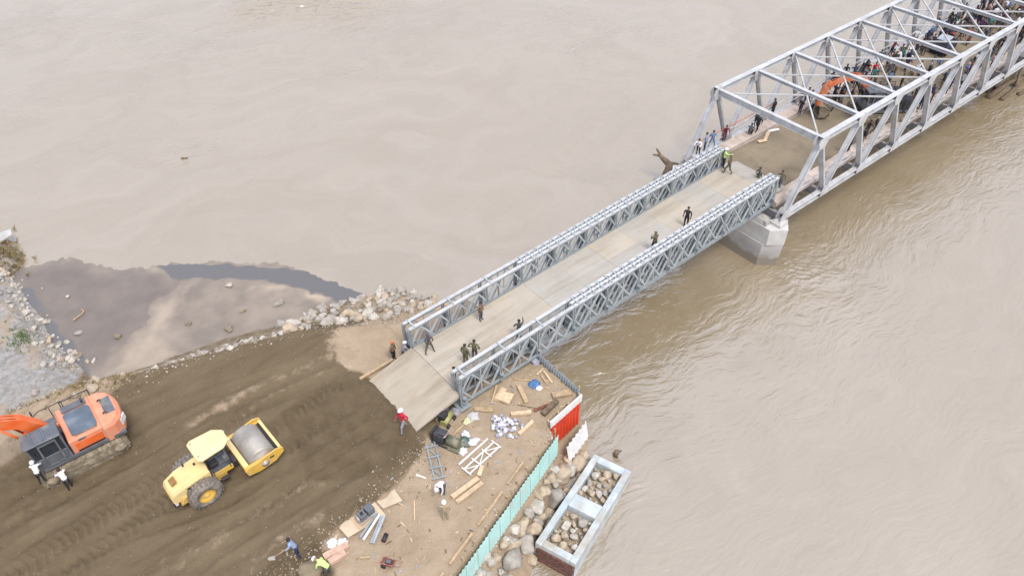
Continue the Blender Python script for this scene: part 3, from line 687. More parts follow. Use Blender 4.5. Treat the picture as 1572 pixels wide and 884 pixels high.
# ------------------------------------------------------------------ steel through-truss bridge
T0 = 29.42; TW = 4.775; TH = 5.72; NP = 12; P5 = 5.0
TL = NP * P5
truss = thing('truss_bridge', 'long white steel through truss bridge crowded with people', 'bridge', (T0, 0, 0))
for s in (-1, 1):
    # chords: H sections lying on their side, so a channel shows outwards
    MB().ext(hprof(0.44, 0.42), (0, s * TW, 0), (TL, s * TW, 0), (0, 0, 1)).build('bottom_chord', 'truss_white', truss)
    MB().ext(hprof(0.44, 0.42), (2.5 - 0.2, s * TW, TH), (TL - 2.5 + 0.2, s * TW, TH), (0, 0, 1)).build('top_chord', 'truss_white', truss)
    for k in range(NP):
        xb0, xt, xb1 = k * P5, k * P5 + 2.5, (k + 1) * P5
        for xa in (xb0, xb1):
            end = (k == 0 and xa == 0) or (k == NP - 1 and xa == TL)
            w = 0.26 if end else 0.17
            p0 = Vector((xa, s * TW, 0.12)); p1 = Vector((xt, s * TW, TH - 0.12))
            # flanges face along the bridge sides (outward), web plate across
            MB().ext(hprof(w, 0.43 if not end else 0.43), p0, p1, (0, 1, 0)).build('diagonal', 'truss_white', truss)
        # gusset plates
        for yy in (-0.235, 0.235):
            m = MB(); m.poly([(xt - 0.55, TH + 0.2), (xt + 0.55, TH + 0.2), (xt + 0.62, TH - 0.15), (xt + 0.32, TH - 0.75), (xt - 0.32, TH - 0.75), (xt - 0.62, TH - 0.15)], 'y', s * TW + yy - 0.01, s * TW + yy + 0.01)
            m.build('gusset_plate', 'truss_white', truss)
    for k in range(NP + 1):
        xb = k * P5
        for yy in (-0.235, 0.235):
            m = MB(); m.poly([(xb - 0.55, -0.2), (xb + 0.55, -0.2), (xb + 0.6, 0.15), (xb + 0.3, 0.7), (xb - 0.3, 0.7), (xb - 0.6, 0.15)], 'y', s * TW + yy - 0.01, s * TW + yy + 0.01)
            m.build('gusset_plate', 'truss_white', truss)
for k in range(NP):
    xt = k * P5 + 2.5
    portal = k in (0, NP - 1)
    MB().ext(hprof(0.34, 0.5 if portal else 0.26), (xt, -TW + 0.25, TH - (0.1 if portal else 0.0)), (xt, TW - 0.25, TH - (0.1 if portal else 0.0))).build('top_strut', 'truss_white', truss)
for k in range(NP - 2):
    xa, xb = k * P5 + 2.5, k * P5 + 12.5
    MB().bar((xa, -TW + 0.2, TH - 0.16 - 0.004 * (k % 3)), (xb, TW - 0.2, TH - 0.16 - 0.004 * (k % 3)), 0.10, 0.10).build('lateral_brace', 'truss_white', truss)
    MB().bar((xa, TW - 0.2, TH - 0.27 - 0.004 * (k % 3)), (xb, -TW + 0.2, TH - 0.27 - 0.004 * (k % 3)), 0.10, 0.10).build('lateral_brace', 'truss_white', truss)
for k in range(NP + 1):
    MB().ext(hprof(0.3, 0.7), (k * P5, -TW + 0.25, -0.25), (k * P5, TW - 0.25, -0.25)).build('cross_girder', 'truss_grey', truss)
for y in (-2.6, 0.0, 2.6):
    MB().ext(hprof(0.2, 0.4), (0, y, 0.06), (TL, y, 0.06)).build('stringer', 'truss_grey', truss)
DKZ = 0.52      # road surface
def rough_strip(name, x0, x1, y0, y1, z, m, amp, sc, parent, st=0.25, thick=0.22):
    nx, ny, gx, gy = grid_mesh(name, x0, x1, y0, y1, st)
    h = z + (vnoise(gx + T0, gy, sc, 61, 4) - 0.5) * amp
    h[0, :] = h[-1, :] = z - thick; h[:, 0] = z - thick; h[:, -1] = z - thick
    return obj(name, np_mesh(name, gx, gy, h), m, parent)
MB().box((TL / 2, 0, DKZ - 0.15), (TL, 7.9, 0.16)).build('deck_slab', 'concrete', truss)
rough_strip('road_surface', 0.2, TL - 0.1, -3.0, 3.1, DKZ + 0.05, 'bridge_dirt', 0.22, 0.5, truss)
for s in (-1, 1):
    for k in range(NP):
        m = MB().box((k * P5 + 2.5, s * 3.55, DKZ + 0.10), (P5 - 0.03, 1.0, 0.34)); m.build('sidewalk', 'sidewalk', truss, bevel=0.02)
    for zz in (1.15, 1.6):
        MB().cyl((0.4, s * 4.3, zz), (TL, s * 4.3, zz), 0.04, n=6).build('hand_rail', 'truss_white', truss)

# ------------------------------------------------------------------ concrete pier under the truss end
pier = thing('bridge_pier', 'pale concrete river pier with hammerhead cap carrying the truss end', 'pier', (T0 - 0.4, 0, WZ))
def hexa(x0, x1, y0, y1, nose, z0, z1, tx=0, ty=0):
    m = MB()
    o = [(x0, y0 + nose), ((x0 + x1) / 2 - 0.35 * (x1 - x0) * 0, y0), (x1, y0 + nose), (x1, y1 - nose), ((x0 + x1) / 2, y1), (x0, y1 - nose)]
    n = len(o)
    vs = [(a, b, z0) for a, b in o]; cx, cy = (x0 + x1) / 2, (y0 + y1) / 2
    vs += [(cx + (a - cx) * (1 + tx), cy + (b - cy) * (1 + ty), z1) for a, b in o]
    return m.add(vs, [(i, (i + 1) % n, n + (i + 1) % n, n + i) for i in range(n)] + [tuple(range(n - 1, -1, -1)), tuple(range(n, 2 * n))])
def tide(m_src, name, z1):
    m = MATS[m_src].copy(); m.name = name; nt = m.node_tree; b = nt.nodes['Principled BSDF']; L = nt.links.new
    src = b.inputs['Base Color'].links[0].from_socket
    tc = nd(nt, 'ShaderNodeTexCoord'); sx = nd(nt, 'ShaderNodeSeparateXYZ'); L(tc.outputs['Object'], sx.inputs[0])
    n = nd(nt, 'ShaderNodeTexNoise'); n.inputs['Scale'].default_value = 1.1; n.inputs['Detail'].default_value = 6; L(tc.outputs['Object'], n.inputs['Vector'])
    a = nd(nt, 'ShaderNodeMath', operation='MULTIPLY_ADD'); L(n.outputs['Fac'], a.inputs[0]); a.inputs[1].default_value = -1.2; L(sx.outputs['Z'], a.inputs[2])
    mr = nd(nt, 'ShaderNodeMapRange'); mr.inputs['From Min'].default_value = z1 - 0.6; mr.inputs['From Max'].default_value = z1 - 0.3; mr.inputs['To Min'].default_value = 0.85; mr.inputs['To Max'].default_value = 0.0; L(a.outputs[0], mr.inputs['Value'])
    x = nd(nt, 'ShaderNodeMix', data_type='RGBA'); L(mr.outputs[0], x.inputs['Factor']); L(src, x.inputs['A']); x.inputs['B'].default_value = (0.20, 0.165, 0.115, 1); L(x.outputs['Result'], b.inputs['Base Color'])
    MATS[name] = m
tide('concrete', 'pier_concrete', 0.75)
hexa(-1.12, 1.12, -5.35, 5.35, 1.0, -2.0, 2.15, 0.03, 0.065).build('stem', 'pier_concrete', pier, bevel=0.03)
hexa(-1.06, 1.10, -5.72, 5.72, 0.85, 2.15, 3.62, 0.02, 0.005).build('pier_cap', 'concrete_pale', pier, bevel=0.04)
for s in (-1, 1):
    m = MB().box((0.1, s * TW, 3.75), (0.95, 0.95, 0.26)); m.box((0.1, s * TW, 3.93), (0.7, 0.7, 0.1)); m.build('bearing_block', 'concrete_pale', pier, bevel=0.02)
    MB().box((-0.75, s * 3.5, 3.80), (0.55, 1.2, 0.36)).build('bearing_block', 'concrete_pale', pier, bevel=0.02)
MB().box((-0.75, -0.9, 3.84), (0.5, 7.0, 0.44)).build('back_wall', 'concrete', pier)
hexa(-1.5, 1.5, -6.4, 6.4, 1.2, -4.0, -0.9).build('footing', 'concrete', pier)
# ------------------------------------------------------------------ yellow road roller
def make_roller():
    t = thing('road_roller', 'yellow single drum road roller with cream canopy standing on the earth road', 'roller', (0, 0, 0))
    # local: +x forward, near side -y ; rear axle at x=0
    rw, rr = 0.62, 0.80
    for s in (-1, 1):
        y = s * 0.95
        prof = [(0.40, -0.27), (0.62, -0.30), (0.75, -0.25), (rr, -0.16), (rr, 0.16), (0.75, 0.25), (0.62, 0.30), (0.40, 0.27)]
        ty = MB().lathe(prof, (0, 0, 0), 'y', 28).build('tyre', 'rubber', t, (0, y, rr))
        # lugs of the tread
        lm = MB()
        for k in range(22):
            a = 2 * PI * k / 22
            for q in (-1, 1):
                c = Vector((math.cos(a + q * 0.07) * (rr + 0.012), q * 0.12, math.sin(a + q * 0.07) * (rr + 0.012)))
                lm.box(c, (0.05, 0.24, 0.10), ry=-a, rz=0)
        o = lm.build('tread_lugs', 'rubber', ty); o['kind'] = 'stuff'
        MB().lathe([(0.0, -0.10), (0.18, -0.14), (0.40, -0.05), (0.42, -0.24), (0.40, -0.28), (0.36, -0.12), (0.14, -0.20), (0.0, -0.20)] if s < 0 else [(0.0, 0.10), (0.18, 0.14), (0.40, 0.05), (0.42, 0.24), (0.40, 0.28), (0.36, 0.12), (0.14, 0.20), (0.0, 0.20)], (0, 0, 0), 'y', 22).build('rim', 'yellow', ty)
    # rear chassis and hood
    MB().poly([(-0.95, 0.62), (-1.0, 0.98), (0.9, 1.05), (1.35, 0.9), (1.35, 0.55), (0.5, 0.45)], 'y', -0.55, 0.55).build('chassis', 'yellow', t, bevel=0.04)
    hood = MB()
    def sec(x, w, z0, z1, wt): return [(x, -w, z0), (x, w, z0), (x, w, z1 - 0.22), (x, wt, z1), (x, -wt, z1), (x, -w, z1 - 0.22)]
    secs = [sec(-1.42, 0.52, 0.80, 1.34, 0.40), sec(-1.30, 0.60, 0.72, 1.55, 0.46), sec(-0.7, 0.66, 0.85, 1.78, 0.52), sec(0.55, 0.66, 0.9, 1.92, 0.54), sec(0.62, 0.64, 0.9, 1.90, 0.52)]
    vs = [p for s_ in secs for p in s_]; fs = []
    for i in range(len(secs) - 1):
        for j in range(6): fs.append((i * 6 + j, i * 6 + (j + 1) % 6, i * 6 + 6 + (j + 1) % 6, i * 6 + 6 + j))
    fs += [tuple(range(5, -1, -1)), tuple(range(24, 30))]
    h = hood.add(vs, fs).build('engine_hood', 'yellow_pale', t, bevel=0.035)
    MB().box((-1.375, 0, 1.22), (0.05, 0.62, 0.50), ry=R(18)).build('grille', 'grille', h)
    MB().box((-0.35, -0.665, 1.42), (0.55, 0.012, 0.10)).build('decal_strip', 'black', h)
    MB().box((0.2, 0.1, 1.93), (0.10, 0.10, 0.10)).build('air_cap', 'black', h)
    MB().cyl((-0.25, 0.42, 1.75), (-0.25, 0.42, 2.05), 0.05).build('exhaust', 'dark_steel', h)
    for s in (-1, 1):
        MB().poly([(-1.15, 0.62), (-0.95, 1.05), (-0.75, 1.12), (-0.7, 0.62)], 'y', s * 0.66 - 0.12, s * 0.66 + 0.12).build('mudguard', 'yellow', t, bevel=0.03)
        MB().box((-1.3, s * 0.48, 0.72), (0.14, 0.22, 0.26)).build('rear_lamp', 'white_paint' if s < 0 else 'yellow', t, bevel=0.02)
    MB().box((-1.36, 0, 0.62), (0.16, 1.1, 0.24)).build('bumper', 'black', t, bevel=0.02)
    # platform, seat, console
    MB().box((1.15, 0, 1.12), (1.15, 1.30, 0.14)).build('platform', 'cab_grey', t, bevel=0.02)
    m = MB().box((0.95, -0.05, 1.42), (0.46, 0.46, 0.2)); m.box((0.72, -0.05, 1.72), (0.12, 0.46, 0.5)); m.build('seat', 'black', t, bevel=0.05)
    m = MB().box((1.6, -0.05, 1.50), (0.22, 0.75, 0.6), ry=R(-12)); m.build('console', 'cab_grey', t, bevel=0.03)
    MB().lathe([(0.17, -0.015), (0.20, -0.015), (0.20, 0.015), (0.17, 0.015)], (1.42, -0.05, 1.86), 'z', 16).build('steering_wheel', 'black', t)
    for s in (-1, 1):
        MB().bar((0.7, s * 0.63, 1.15), (1.7, s * 0.63, 1.15), 0.05, 0.32).build('side_rail', 'yellow', t)
    # canopy roof with clipped corners on four posts
    rf = MB()
    o = [(0.30, -0.62), (0.50, -0.78), (1.62, -0.70), (2.02, -0.36), (2.02, 0.36), (1.62, 0.70), (0.50, 0.78), (0.30, 0.62)]
    n = 8
    vs = [(a, b, 2.76) for a, b in o] + [(a, b, 2.86) for a, b in o] + [(1.12 + (a - 1.12) * 0.86, b * 0.84, 2.93) for a, b in o]
    fs = [(i, (i + 1) % n, n + (i + 1) % n, n + i) for i in range(n)] + [(n + i, n + (i + 1) % n, 2 * n + (i + 1) % n, 2 * n + i) for i in range(n)] + [tuple(range(n - 1, -1, -1)), tuple(range(2 * n, 3 * n))]
    can = rf.add(vs, fs).build('canopy', 'cream', t, bevel=0.03)
    for q, yy in ((0.45, -0.48), (0.45, 0.48)):
        MB().cyl((q, yy, 2.88), (q, yy, 2.955), 0.05, n=8).build('roof_bolt', 'drum_steel', can)
    for px, py in ((0.62, -0.58), (0.62, 0.58), (1.72, -0.52), (1.72, 0.52)):
        MB().bar((px, py, 1.1), (px, py, 2.78), 0.06, 0.06).build('canopy_post', 'black', t)
    # articulated front frame and drum
    MB().box((1.75, 0, 0.72), (0.7, 0.5, 0.4)).build('hitch', 'dark_steel', t, bevel=0.03)
    dc, dr, dw = 3.05, 0.76, 1.02
    prof = [(0.0, -dw), (dr - 0.03, -dw), (dr, -dw + 0.03), (dr, dw - 0.03), (dr - 0.03, dw), (0.0, dw)]
    MB().lathe(prof, (0, 0, 0), 'y', 40).build('drum', 'drum_steel', t, (dc, 0, dr))
    fr = MB()
    fr.ring([(2.02, -1.22), (4.08, -1.22), (4.08, 1.22), (2.02, 1.22)], [(2.22, -1.08), (3.92, -1.08), (3.92, 1.08), (2.22, 1.08)], 'z', 0.72, 1.06)
    yk = fr.build('drum_frame', 'yellow', t, bevel=0.03)
    for s in (-1, 1):
        m = MB(); m.poly([(2.1, 0.50), (2.0, 0.95), (2.25, 1.07), (2.75, 1.05), (3.05, 1.14), (3.75, 1.28), (4.10, 1.12), (4.10, 0.82), (3.6, 0.45), (2.7, 0.36)], 'y', s * 1.225, s * 1.30)
        p = m.build('side_plate', 'yellow', yk, bevel=0.015)
        MB().box((3.45, s * 1.305, 0.92), (0.22, 0.014, 0.10)).build('plate_slot', 'black', yk)
        MB().lathe([(0.0, -0.03), (0.2, -0.03), (0.2, 0.03), (0.0, 0.03)], (dc, s * 1.30, 0.72), 'y', 16).build('drum_hub', 'drum_steel', yk)
    MB().box((3.99, 0, 1.10), (0.15, 2.30, 0.07)).build('front_beam', 'yellow_pale', yk, bevel=0.02)
    for s in (-1, 1):
        hr = MB()
        for a, b in (((0.75, s * 0.68, 1.2), (0.75, s * 0.68, 1.75)), ((0.75, s * 0.68, 1.75), (1.6, s * 0.68, 1.75)), ((1.6, s * 0.68, 1.75), (1.6, s * 0.68, 1.2))): hr.cyl(a, b, 0.02, n=6)
        hr.build('hand_rail', 'black', t)
        MB().box((1.15, s * 0.72, 0.72), (0.4, 0.22, 0.04)).build('step', 'dark_steel', t)
        MB().cyl((1.98, s * 0.3, 2.72), (2.06, s * 0.3, 2.72), 0.07, n=10).build('work_lamp', 'white_paint', t)
        MB().cyl((1.5, s * 0.28, 0.95), (2.15, s * 0.42, 1.0), 0.035, n=6).build('hydraulic_hose', 'black', t)
        MB().box((-0.35, s * 0.672, 1.2), (0.6, 0.012, 0.26)).build('side_vent', 'dark_steel', h)
    MB().box((-1.0, 0, 1.735), (0.30, 0.5, 0.03), ry=R(-20)).build('top_vent', 'grille', h)
    MB().box((3.86, 0, 1.0), (0.10, 2.1, 0.10)).build('scraper', 'black', yk)
    MB().box((2.16, 0, 1.1), (0.26, 2.3, 0.07)).build('rear_beam', 'yellow_pale', yk, bevel=0.02)
    return t
roller = make_roller()
roller.location = (-14.05, 0.35, 0.0); roller.rotation_euler = (0, 0, R(2)); roller.scale = (1.06, 1.04, 1.02)

# ------------------------------------------------------------------ excavators
def stadium(l, r, n=10):
    pts = []
    for i in range(n + 1): a = -PI / 2 + PI * i / n; pts.append((l / 2 + r * math.cos(a), r + r * math.sin(a)))
    for i in range(n + 1): a = PI / 2 + PI * i / n; pts.append((-l / 2 + r * math.cos(a), r + r * math.sin(a)))
    return pts
def boom_plate(pts, w0, w1):
    """curved plate outline from a centre line in xz and widths"""
    n = len(pts); up_, dn = [], []
    for i, (x, z) in enumerate(pts):
        a = pts[max(i - 1, 0)]; b = pts[min(i + 1, n - 1)]; d = Vector((b[0] - a[0], b[1] - a[1])).normalized()
        w = w0 + (w1 - w0) * i / (n - 1); w = w * (1 + 0.55 * math.sin(PI * i / (n - 1)))
        up_.append((x - d.y * w / 2, z + d.x * w / 2)); dn.append((x + d.y * w / 2, z - d.x * w / 2))
    return up_ + dn[::-1]
def make_excavator(name, label, c_body, c_top, c_arm, swing, boom_pts, stick_pts, dark_house=False):
    t = thing(name, label, 'excavator')
    # undercarriage along x
    for s in (-1, 1):
        tr = MB()
        tr.poly(stadium(3.3, 0.44), 'y', s * 1.25 - 0.28, s * 1.25 + 0.28)
        k = tr.build('track', 'mud_track', t, bevel=0.03)
        sm = MB(); peri = stadium(3.3, 0.44, 7)
        ln = 3.3; nsh = 15
        for i in range(nsh):
            x = -ln / 2 + ln * (i + 0.5) / nsh
            for z in (0.885, -0.004): sm.box((x, s * 1.25, z), (0.06, 0.60, 0.05))
        for e in (-1, 1):
            for j in range(1, 6):
                a = -PI / 2 + PI * j / 6
                sm.box((e * (ln / 2 + 0.455 * math.cos(a)), s * 1.25, 0.44 + 0.455 * math.sin(a)), (0.05, 0.60, 0.06), ry=-e * a)
        o = sm.build('track_grousers', 'mud_track', k); o['kind'] = 'stuff'
        for e in (-1, 1):
            MB().lathe([(0, -0.06), (0.3, -0.06), (0.3, 0.06), (0, 0.06)], (e * ln / 2, s * 1.50, 0.44), 'y', 16).build('idler_wheel', 'mud_track', k)
        MB().box((0, s * 1.555, 0.44), (2.4, 0.05, 0.34)).build('track_frame', 'mud_track', k)
    MB().box((0, 0, 0.62), (1.9, 2.2, 0.42)).build('car_body', 'dark_steel', t)
    MB().lathe([(0, 0.8), (0.62, 0.8), (0.62, 1.02), (0, 1.02)], (0, 0, 0), 'z', 24).build('slew_ring', 'dark_steel', t)
    # house faces -x before the swing; the cab is on its -y... left-hand side
    H = t
    def P(mb_, nm, m, bevel=0): return mb_.build(nm, m, H, bevel=bevel)
    P(MB().box((0.25, 0, 1.12), (4.0, 2.62, 0.22)), 'house_deck', 'cab_grey', 0.02)
    # counterweight, rounded at the back
    pts = [(1.35, -1.32), (1.9, -1.30), (2.30, -1.02), (2.46, -0.5), (2.50, 0), (2.46, 0.5), (2.30, 1.02), (1.9, 1.30), (1.35, 1.32)]
    cw = MB(); n = len(pts)
    vs = [(a, b, 0.98) for a, b in pts] + [(a, b, 1.92) for a, b in pts] + [(1.35 + (a - 1.35) * 0.84, b * 0.93, 2.16) for a, b in pts]
    fs = [(i, (i + 1) % n, n + (i + 1) % n, n + i) for i in range(n)] + [(n + i, n + (i + 1) % n, 2 * n + (i + 1) % n, 2 * n + i) for i in range(n)] + [tuple(range(n - 1, -1, -1)), tuple(range(2 * n, 3 * n))]
    P(cw.add(vs, fs), 'counterweight', c_top, 0.05)
    if not dark_house: P(MB().box((2.37, -0.86, 1.62), (0.06, 0.5, 0.42), rz=R(-32)), 'rear_badge', 'white_paint')
    # engine housing with the hatch on top
    P(MB().box((0.55, 0.0, 1.68), (1.62, 2.56, 0.90)), 'engine_housing', c_top, 0.05)
    hx = [(0.02, -0.95), (1.20, -0.95), (1.26, -0.8), (1.26, 0.55), (1.10, 0.72), (0.10, 0.72), (-0.02, 0.6)]
    P(MB().poly(hx, 'z', 2.131, 2.21), 'engine_hatch', 'blue_grey' if not dark_house else 'black', 0.03)
    P(MB().bar((0.12, -1.0, 2.16), (1.2, -1.0, 2.16), 0.10, 0.05), 'hatch_edge', 'cab_grey')
    P(MB().box((0.62, -1.292, 1.60), (1.3, 0.02, 0.55)), 'side_door', c_body)
    P(MB().box((0.35, -1.30, 2.05), (0.35, 0.04, 0.10)), 'door_vent', 'cab_grey')
    P(MB().cyl((1.05, 0.95, 2.1), (1.05, 0.95, 2.5), 0.06), 'exhaust', 'dark_steel')
    P(MB().box((0.6, 1.02, 2.17), (1.2, 0.42, 0.10)), 'walkway_tread', 'cab_grey')
    # tool and tank boxes on the right-hand front
    P(MB().box((-0.75, 0.95, 1.55), (0.95, 0.66, 0.65)), 'fuel_tank', c_top, 0.04)
    P(MB().box((-0.75, 0.95, 1.89), (0.8, 0.5, 0.04)), 'tank_tread', 'cab_grey')
    hr = MB()
    for a, b in (((-1.25, 1.27, 1.25), (-1.25, 1.27, 2.35)), ((-1.25, 1.27, 2.35), (-0.9, 1.27, 2.6)), ((-0.9, 1.27, 2.6), (0.2, 1.27, 2.6)), ((0.2, 1.27, 2.6), (0.2, 1.27, 2.1)), ((-0.4, 1.27, 1.8), (-0.4, 1.27, 2.6))): hr.cyl(a, b, 0.025, n=6)
    P(hr, 'hand_rail', 'dark_steel')
    hr = MB()
    for a, b in (((0.1, 1.27, 2.1), (0.1, 1.27, 2.55)), ((0.1, 1.27, 2.55), (1.5, 1.27, 2.55)), ((1.5, 1.27, 2.55), (1.5, 1.27, 2.1))): hr.cyl(a, b, 0.03, n=6)
    P(hr, 'roof_rail', 'dark_steel')
    # cab: pillars, panes, roof
    x0, x1, y0, y1, zb, zt = -2.02, -0.38, -1.30, -0.32, 1.22, 2.92
    cabf = [(x0 + 0.25, y0, zb), (x1, y0, zb), (x1, y1, zb), (x0 + 0.25, y1, zb)]; cabt = [(x0 + 0.1, y0 + 0.06, zt), (x1, y0 + 0.06, zt), (x1, y1 - 0.06, zt), (x0 + 0.1, y1 - 0.06, zt)]
    P(MB().box(((x0 + x1) / 2 + 0.1, (y0 + y1) / 2, zb + 0.36), (x1 - x0 - 0.2, y1 - y0, 0.72)), 'cab_base', 'cab_grey', 0.03)
    for a, b in zip(cabf, cabt): P(MB().bar(a, b, 0.09, 0.09), 'cab_pillar', 'cab_grey')
    rfm = MB(); rfm.box(((x0 + x1) / 2 + 0.02, (y0 + y1) / 2, zt + 0.04), (x1 - x0 + 0.05, y1 - y0 + 0.06, 0.10))
    rf = rfm.build('cab_roof', 'cab_grey', H, bevel=0.04)
    for q in (-1.55, -1.1, -1.0, -0.62):
        MB().box((q, (y0 + y1) / 2, zt + 0.105), (0.07, y1 - y0 - 0.12, 0.035)).build('roof_rib', 'blue_grey', rf)
    g = MB(); ia = 0.03
    P(MB().add([(x0 + 0.26, y0 + ia, zb + 0.72), (x1 - 0.05, y0 + ia, zb + 0.72), (x1 - 0.05, y0 + 0.06 + ia, zt - 0.05), (x0 + 0.15, y0 + 0.06 + ia, zt - 0.05)], [(0, 1, 2, 3)]), 'side_window', 'glass_dark')
    P(MB().add([(x0 + 0.24, y0 + 0.08, zb + 0.4), (x0 + 0.24, y1 - 0.08, zb + 0.4), (x0 + 0.12, y1 - 0.12, zt - 0.05), (x0 + 0.12, y0 + 0.12, zt - 0.05)], [(0, 1, 2, 3)]), 'windscreen', 'glass_dark')
    P(MB().add([(x0 + 0.26, y1 - ia, zb + 0.72), (x1 - 0.05, y1 - ia, zb + 0.72), (x1 - 0.05, y1 - 0.06 - ia, zt - 0.05), (x0 + 0.15, y1 - 0.06 - ia, zt - 0.05)], [(0, 1, 2, 3)]), 'side_window', 'glass_dark')
    P(MB().add([(x1, y0 + 0.1, zb + 0.9), (x1, y1 - 0.1, zb + 0.9), (x1, y1 - 0.12, zt - 0.1), (x1, y0 + 0.14, zt - 0.1)], [(0, 1, 2, 3)]), 'rear_window', 'glass_dark')
    dr = MB(); dr.ring([(-0.62 - 0.9, zb + 0.06), (-0.62, zb + 0.06), (-0.62, zt - 0.06), (-0.62 - 0.85, zt - 0.06)], [(-0.7 - 0.72, zb + 0.16), (-0.7, zb + 0.16), (-0.7, zt - 0.16), (-0.7 - 0.70, zt - 0.16)], 'y', y0 - 0.05, y0 - 0.005)
    P(dr, 'cab_door', 'cab_grey')
    # boom, stick, bucket in the xz plane at y=0.15
    bm_ = MB(); bm_.poly(boom_plate(boom_pts, 0.42, 0.40), 'y', 0.0, 0.46)
    bo = P(bm_, 'boom', c_arm, 0.03)
    st = MB(); st.poly(boom_plate(stick_pts, 0.46, 0.26), 'y', 0.05, 0.41); P(st, 'stick', c_arm, 0.03)
    n = len(boom_pts); mid = boom_pts[n // 2]
    for yy in (-0.12, 0.58):
        m = MB(); m.cyl((-0.95, yy, 1.25), (mid[0] * 0.55 - 0.45, yy, 0.45 * (1.25 + mid[1])), 0.11, n=10); m.cyl((mid[0] * 0.55 - 0.45, yy, 0.45 * (1.25 + mid[1])), (mid[0], yy, mid[1] - 0.1), 0.06, n=8)
        m.build('boom_cylinder', c_arm if not dark_house else 'dark_steel', bo)
    q = boom_pts[int(n * 0.6)]
    e = stick_pts[0]
    m = MB(); m.cyl((q[0], 0.23, q[1] + 0.42), (e[0] - 0.05, 0.23, e[1] + 0.35), 0.09, n=10); m.build('stick_cylinder', 'dark_steel', bo)
    hm = MB()
    for i in range(1, n):
        hm.cyl((boom_pts[i - 1][0], 0.10, boom_pts[i - 1][1] + 0.34), (boom_pts[i][0], 0.10, boom_pts[i][1] + 0.34), 0.03, n=6); hm.cyl((boom_pts[i - 1][0], 0.34, boom_pts[i - 1][1] + 0.34), (boom_pts[i][0], 0.34, boom_pts[i][1] + 0.34), 0.03, n=6)
    o = hm.build('hydraulic_hose', 'black', bo); o['kind'] = 'stuff'
    for yy in (-1.38, 1.38): P(MB().box((-1.7 if yy < 0 else -1.2, yy, 2.55), (0.06, 0.14, 0.26)), 'mirror', 'black')
    P(MB().box((0.62, -1.305, 1.36), (1.3, 0.012, 0.10)), 'side_stripe', 'black')
    P(MB().box((2.0, 0, 2.165), (0.5, 1.2, 0.03)), 'rear_tread', 'cab_grey')
    for yy in (-0.5, 0.5): P(MB().lathe([(0.05, -0.02), (0.1, -0.02), (0.1, 0.02), (0.05, 0.02)], (1.75, yy, 2.2), 'y', 10), 'lifting_eye', 'dark_steel')
    P(MB().box((-0.2, 0.35, 1.45), (0.9, 0.5, 0.5)), 'valve_block', 'dark_steel')
    ex, ez = stick_pts[-1]
    bk = MB(); pr = [(ex, ez + 0.1), (ex + 0.5, ez + 0.05), (ex + 0.95, ez - 0.3), (ex + 1.0, ez - 0.8), (ex + 0.6, ez - 1.05), (ex + 0.1, ez - 1.0), (ex + 0.15, ez - 0.9), (ex + 0.55, ez - 0.95), (ex + 0.9, ez - 0.75), (ex + 0.85, ez - 0.35), (ex + 0.45, ez - 0.05), (ex + 0.05, ez)]
    bk.poly(pr, 'y', -0.3, 0.76)
    for yy in (-0.3, 0.72): bk.poly([(ex, ez + 0.1), (ex + 0.5, ez + 0.05), (ex + 0.95, ez - 0.3), (ex + 1.0, ez - 0.8), (ex + 0.6, ez - 1.05), (ex + 0.1, ez - 1.0)], 'y', yy, yy + 0.04)
    P(bk, 'bucket', 'mud_track')
    return t, H
boom1 = [(-0.6, 1.6), (-1.1, 2.7), (-1.7, 3.5), (-2.5, 4.0), (-3.5, 4.1), (-4.7, 3.8), (-5.8, 3.3)]
stick1 = [(-5.5, 3.65), (-6.1, 3.0), (-6.6, 2.1), (-7.0, 1.1)]
ex1, H1 = make_excavator('excavator', 'orange crawler excavator with dark cab parked on the earth road', 'orange', 'orange_pale', 'orange', 0.0, boom1, stick1)
ex1.scale = (1.06, 1.06, 1.06); ex1.location = (-18.15, 7.0, 0.02); ex1.rotation_euler = (0, 0, R(-1))
boom2 = [(-1.0, 1.5), (-1.4, 2.5), (-1.9, 3.3), (-2.7, 3.75), (-3.6, 3.7), (-4.4, 3.4), (-5.0, 3.0)]
stick2 = [(-4.75, 3.35), (-5.1, 2.8), (-5.3, 2.0), (-5.4, 1.1)]
ex2, H2 = make_excavator('excavator', 'rusty orange excavator with folded arm standing inside the truss bridge', 'black', 'black', 'orange_rust', 0.0, boom2, stick2, True)
ex2.location = (47.0, -1.55, 0.60); ex2.rotation_euler = (0, 0, R(-36))
# ------------------------------------------------------------------ corrugated fences
def sheet(name, p0, p1, h, m, parent, pitch=0.22, amp=0.035, lean=0.0, thick=0.012, z_of=None):
    """one corrugated sheet standing on the line p0-p1 (bottom), height h"""
    p0 = Vector(p0); p1 = Vector(p1); d = p1 - p0; l = d.length; dn = Vector((d.x, d.y, 0)).normalized(); nrm = Vector((dn.y, -dn.x, 0))
    n = max(int(l / pitch) * 4, 4); vs = []
    for q in (0, thick):
        for i in range(n + 1):
            a = p0 + d * (i / n); k = (i % 4); off = amp * (1 if k in (1, 2) else -1)
            b = a + nrm * (off + q)
            vs += [tuple(b), tuple(b + Vector((0, 0, h)) + nrm * lean)]
    w = 2 * (n + 1); fs = []
    for i in range(n):
        a = 2 * i
        fs += [(a, a + 2, a + 3, a + 1), (w + a, w + a + 1, w + a + 3, w + a + 2), (a + 1, a + 3, w + a + 3, w + a + 1), (a, w + a, w + a + 2, a + 2)]
    fs += [(0, 1, w + 1, w), (2 * n, w + 2 * n, w + 2 * n + 1, 2 * n + 1)]
    return MB().add(vs, fs).build(name, m, parent)
fe = thing('sheet_fence', 'long pale teal corrugated sheet fence along the river edge of the work pad', 'fence', (0, 0, 0))
A = Vector((3.06, -8.95, -2.1)); B = Vector((-11.6, -13.97, -2.1)); nsh = 15
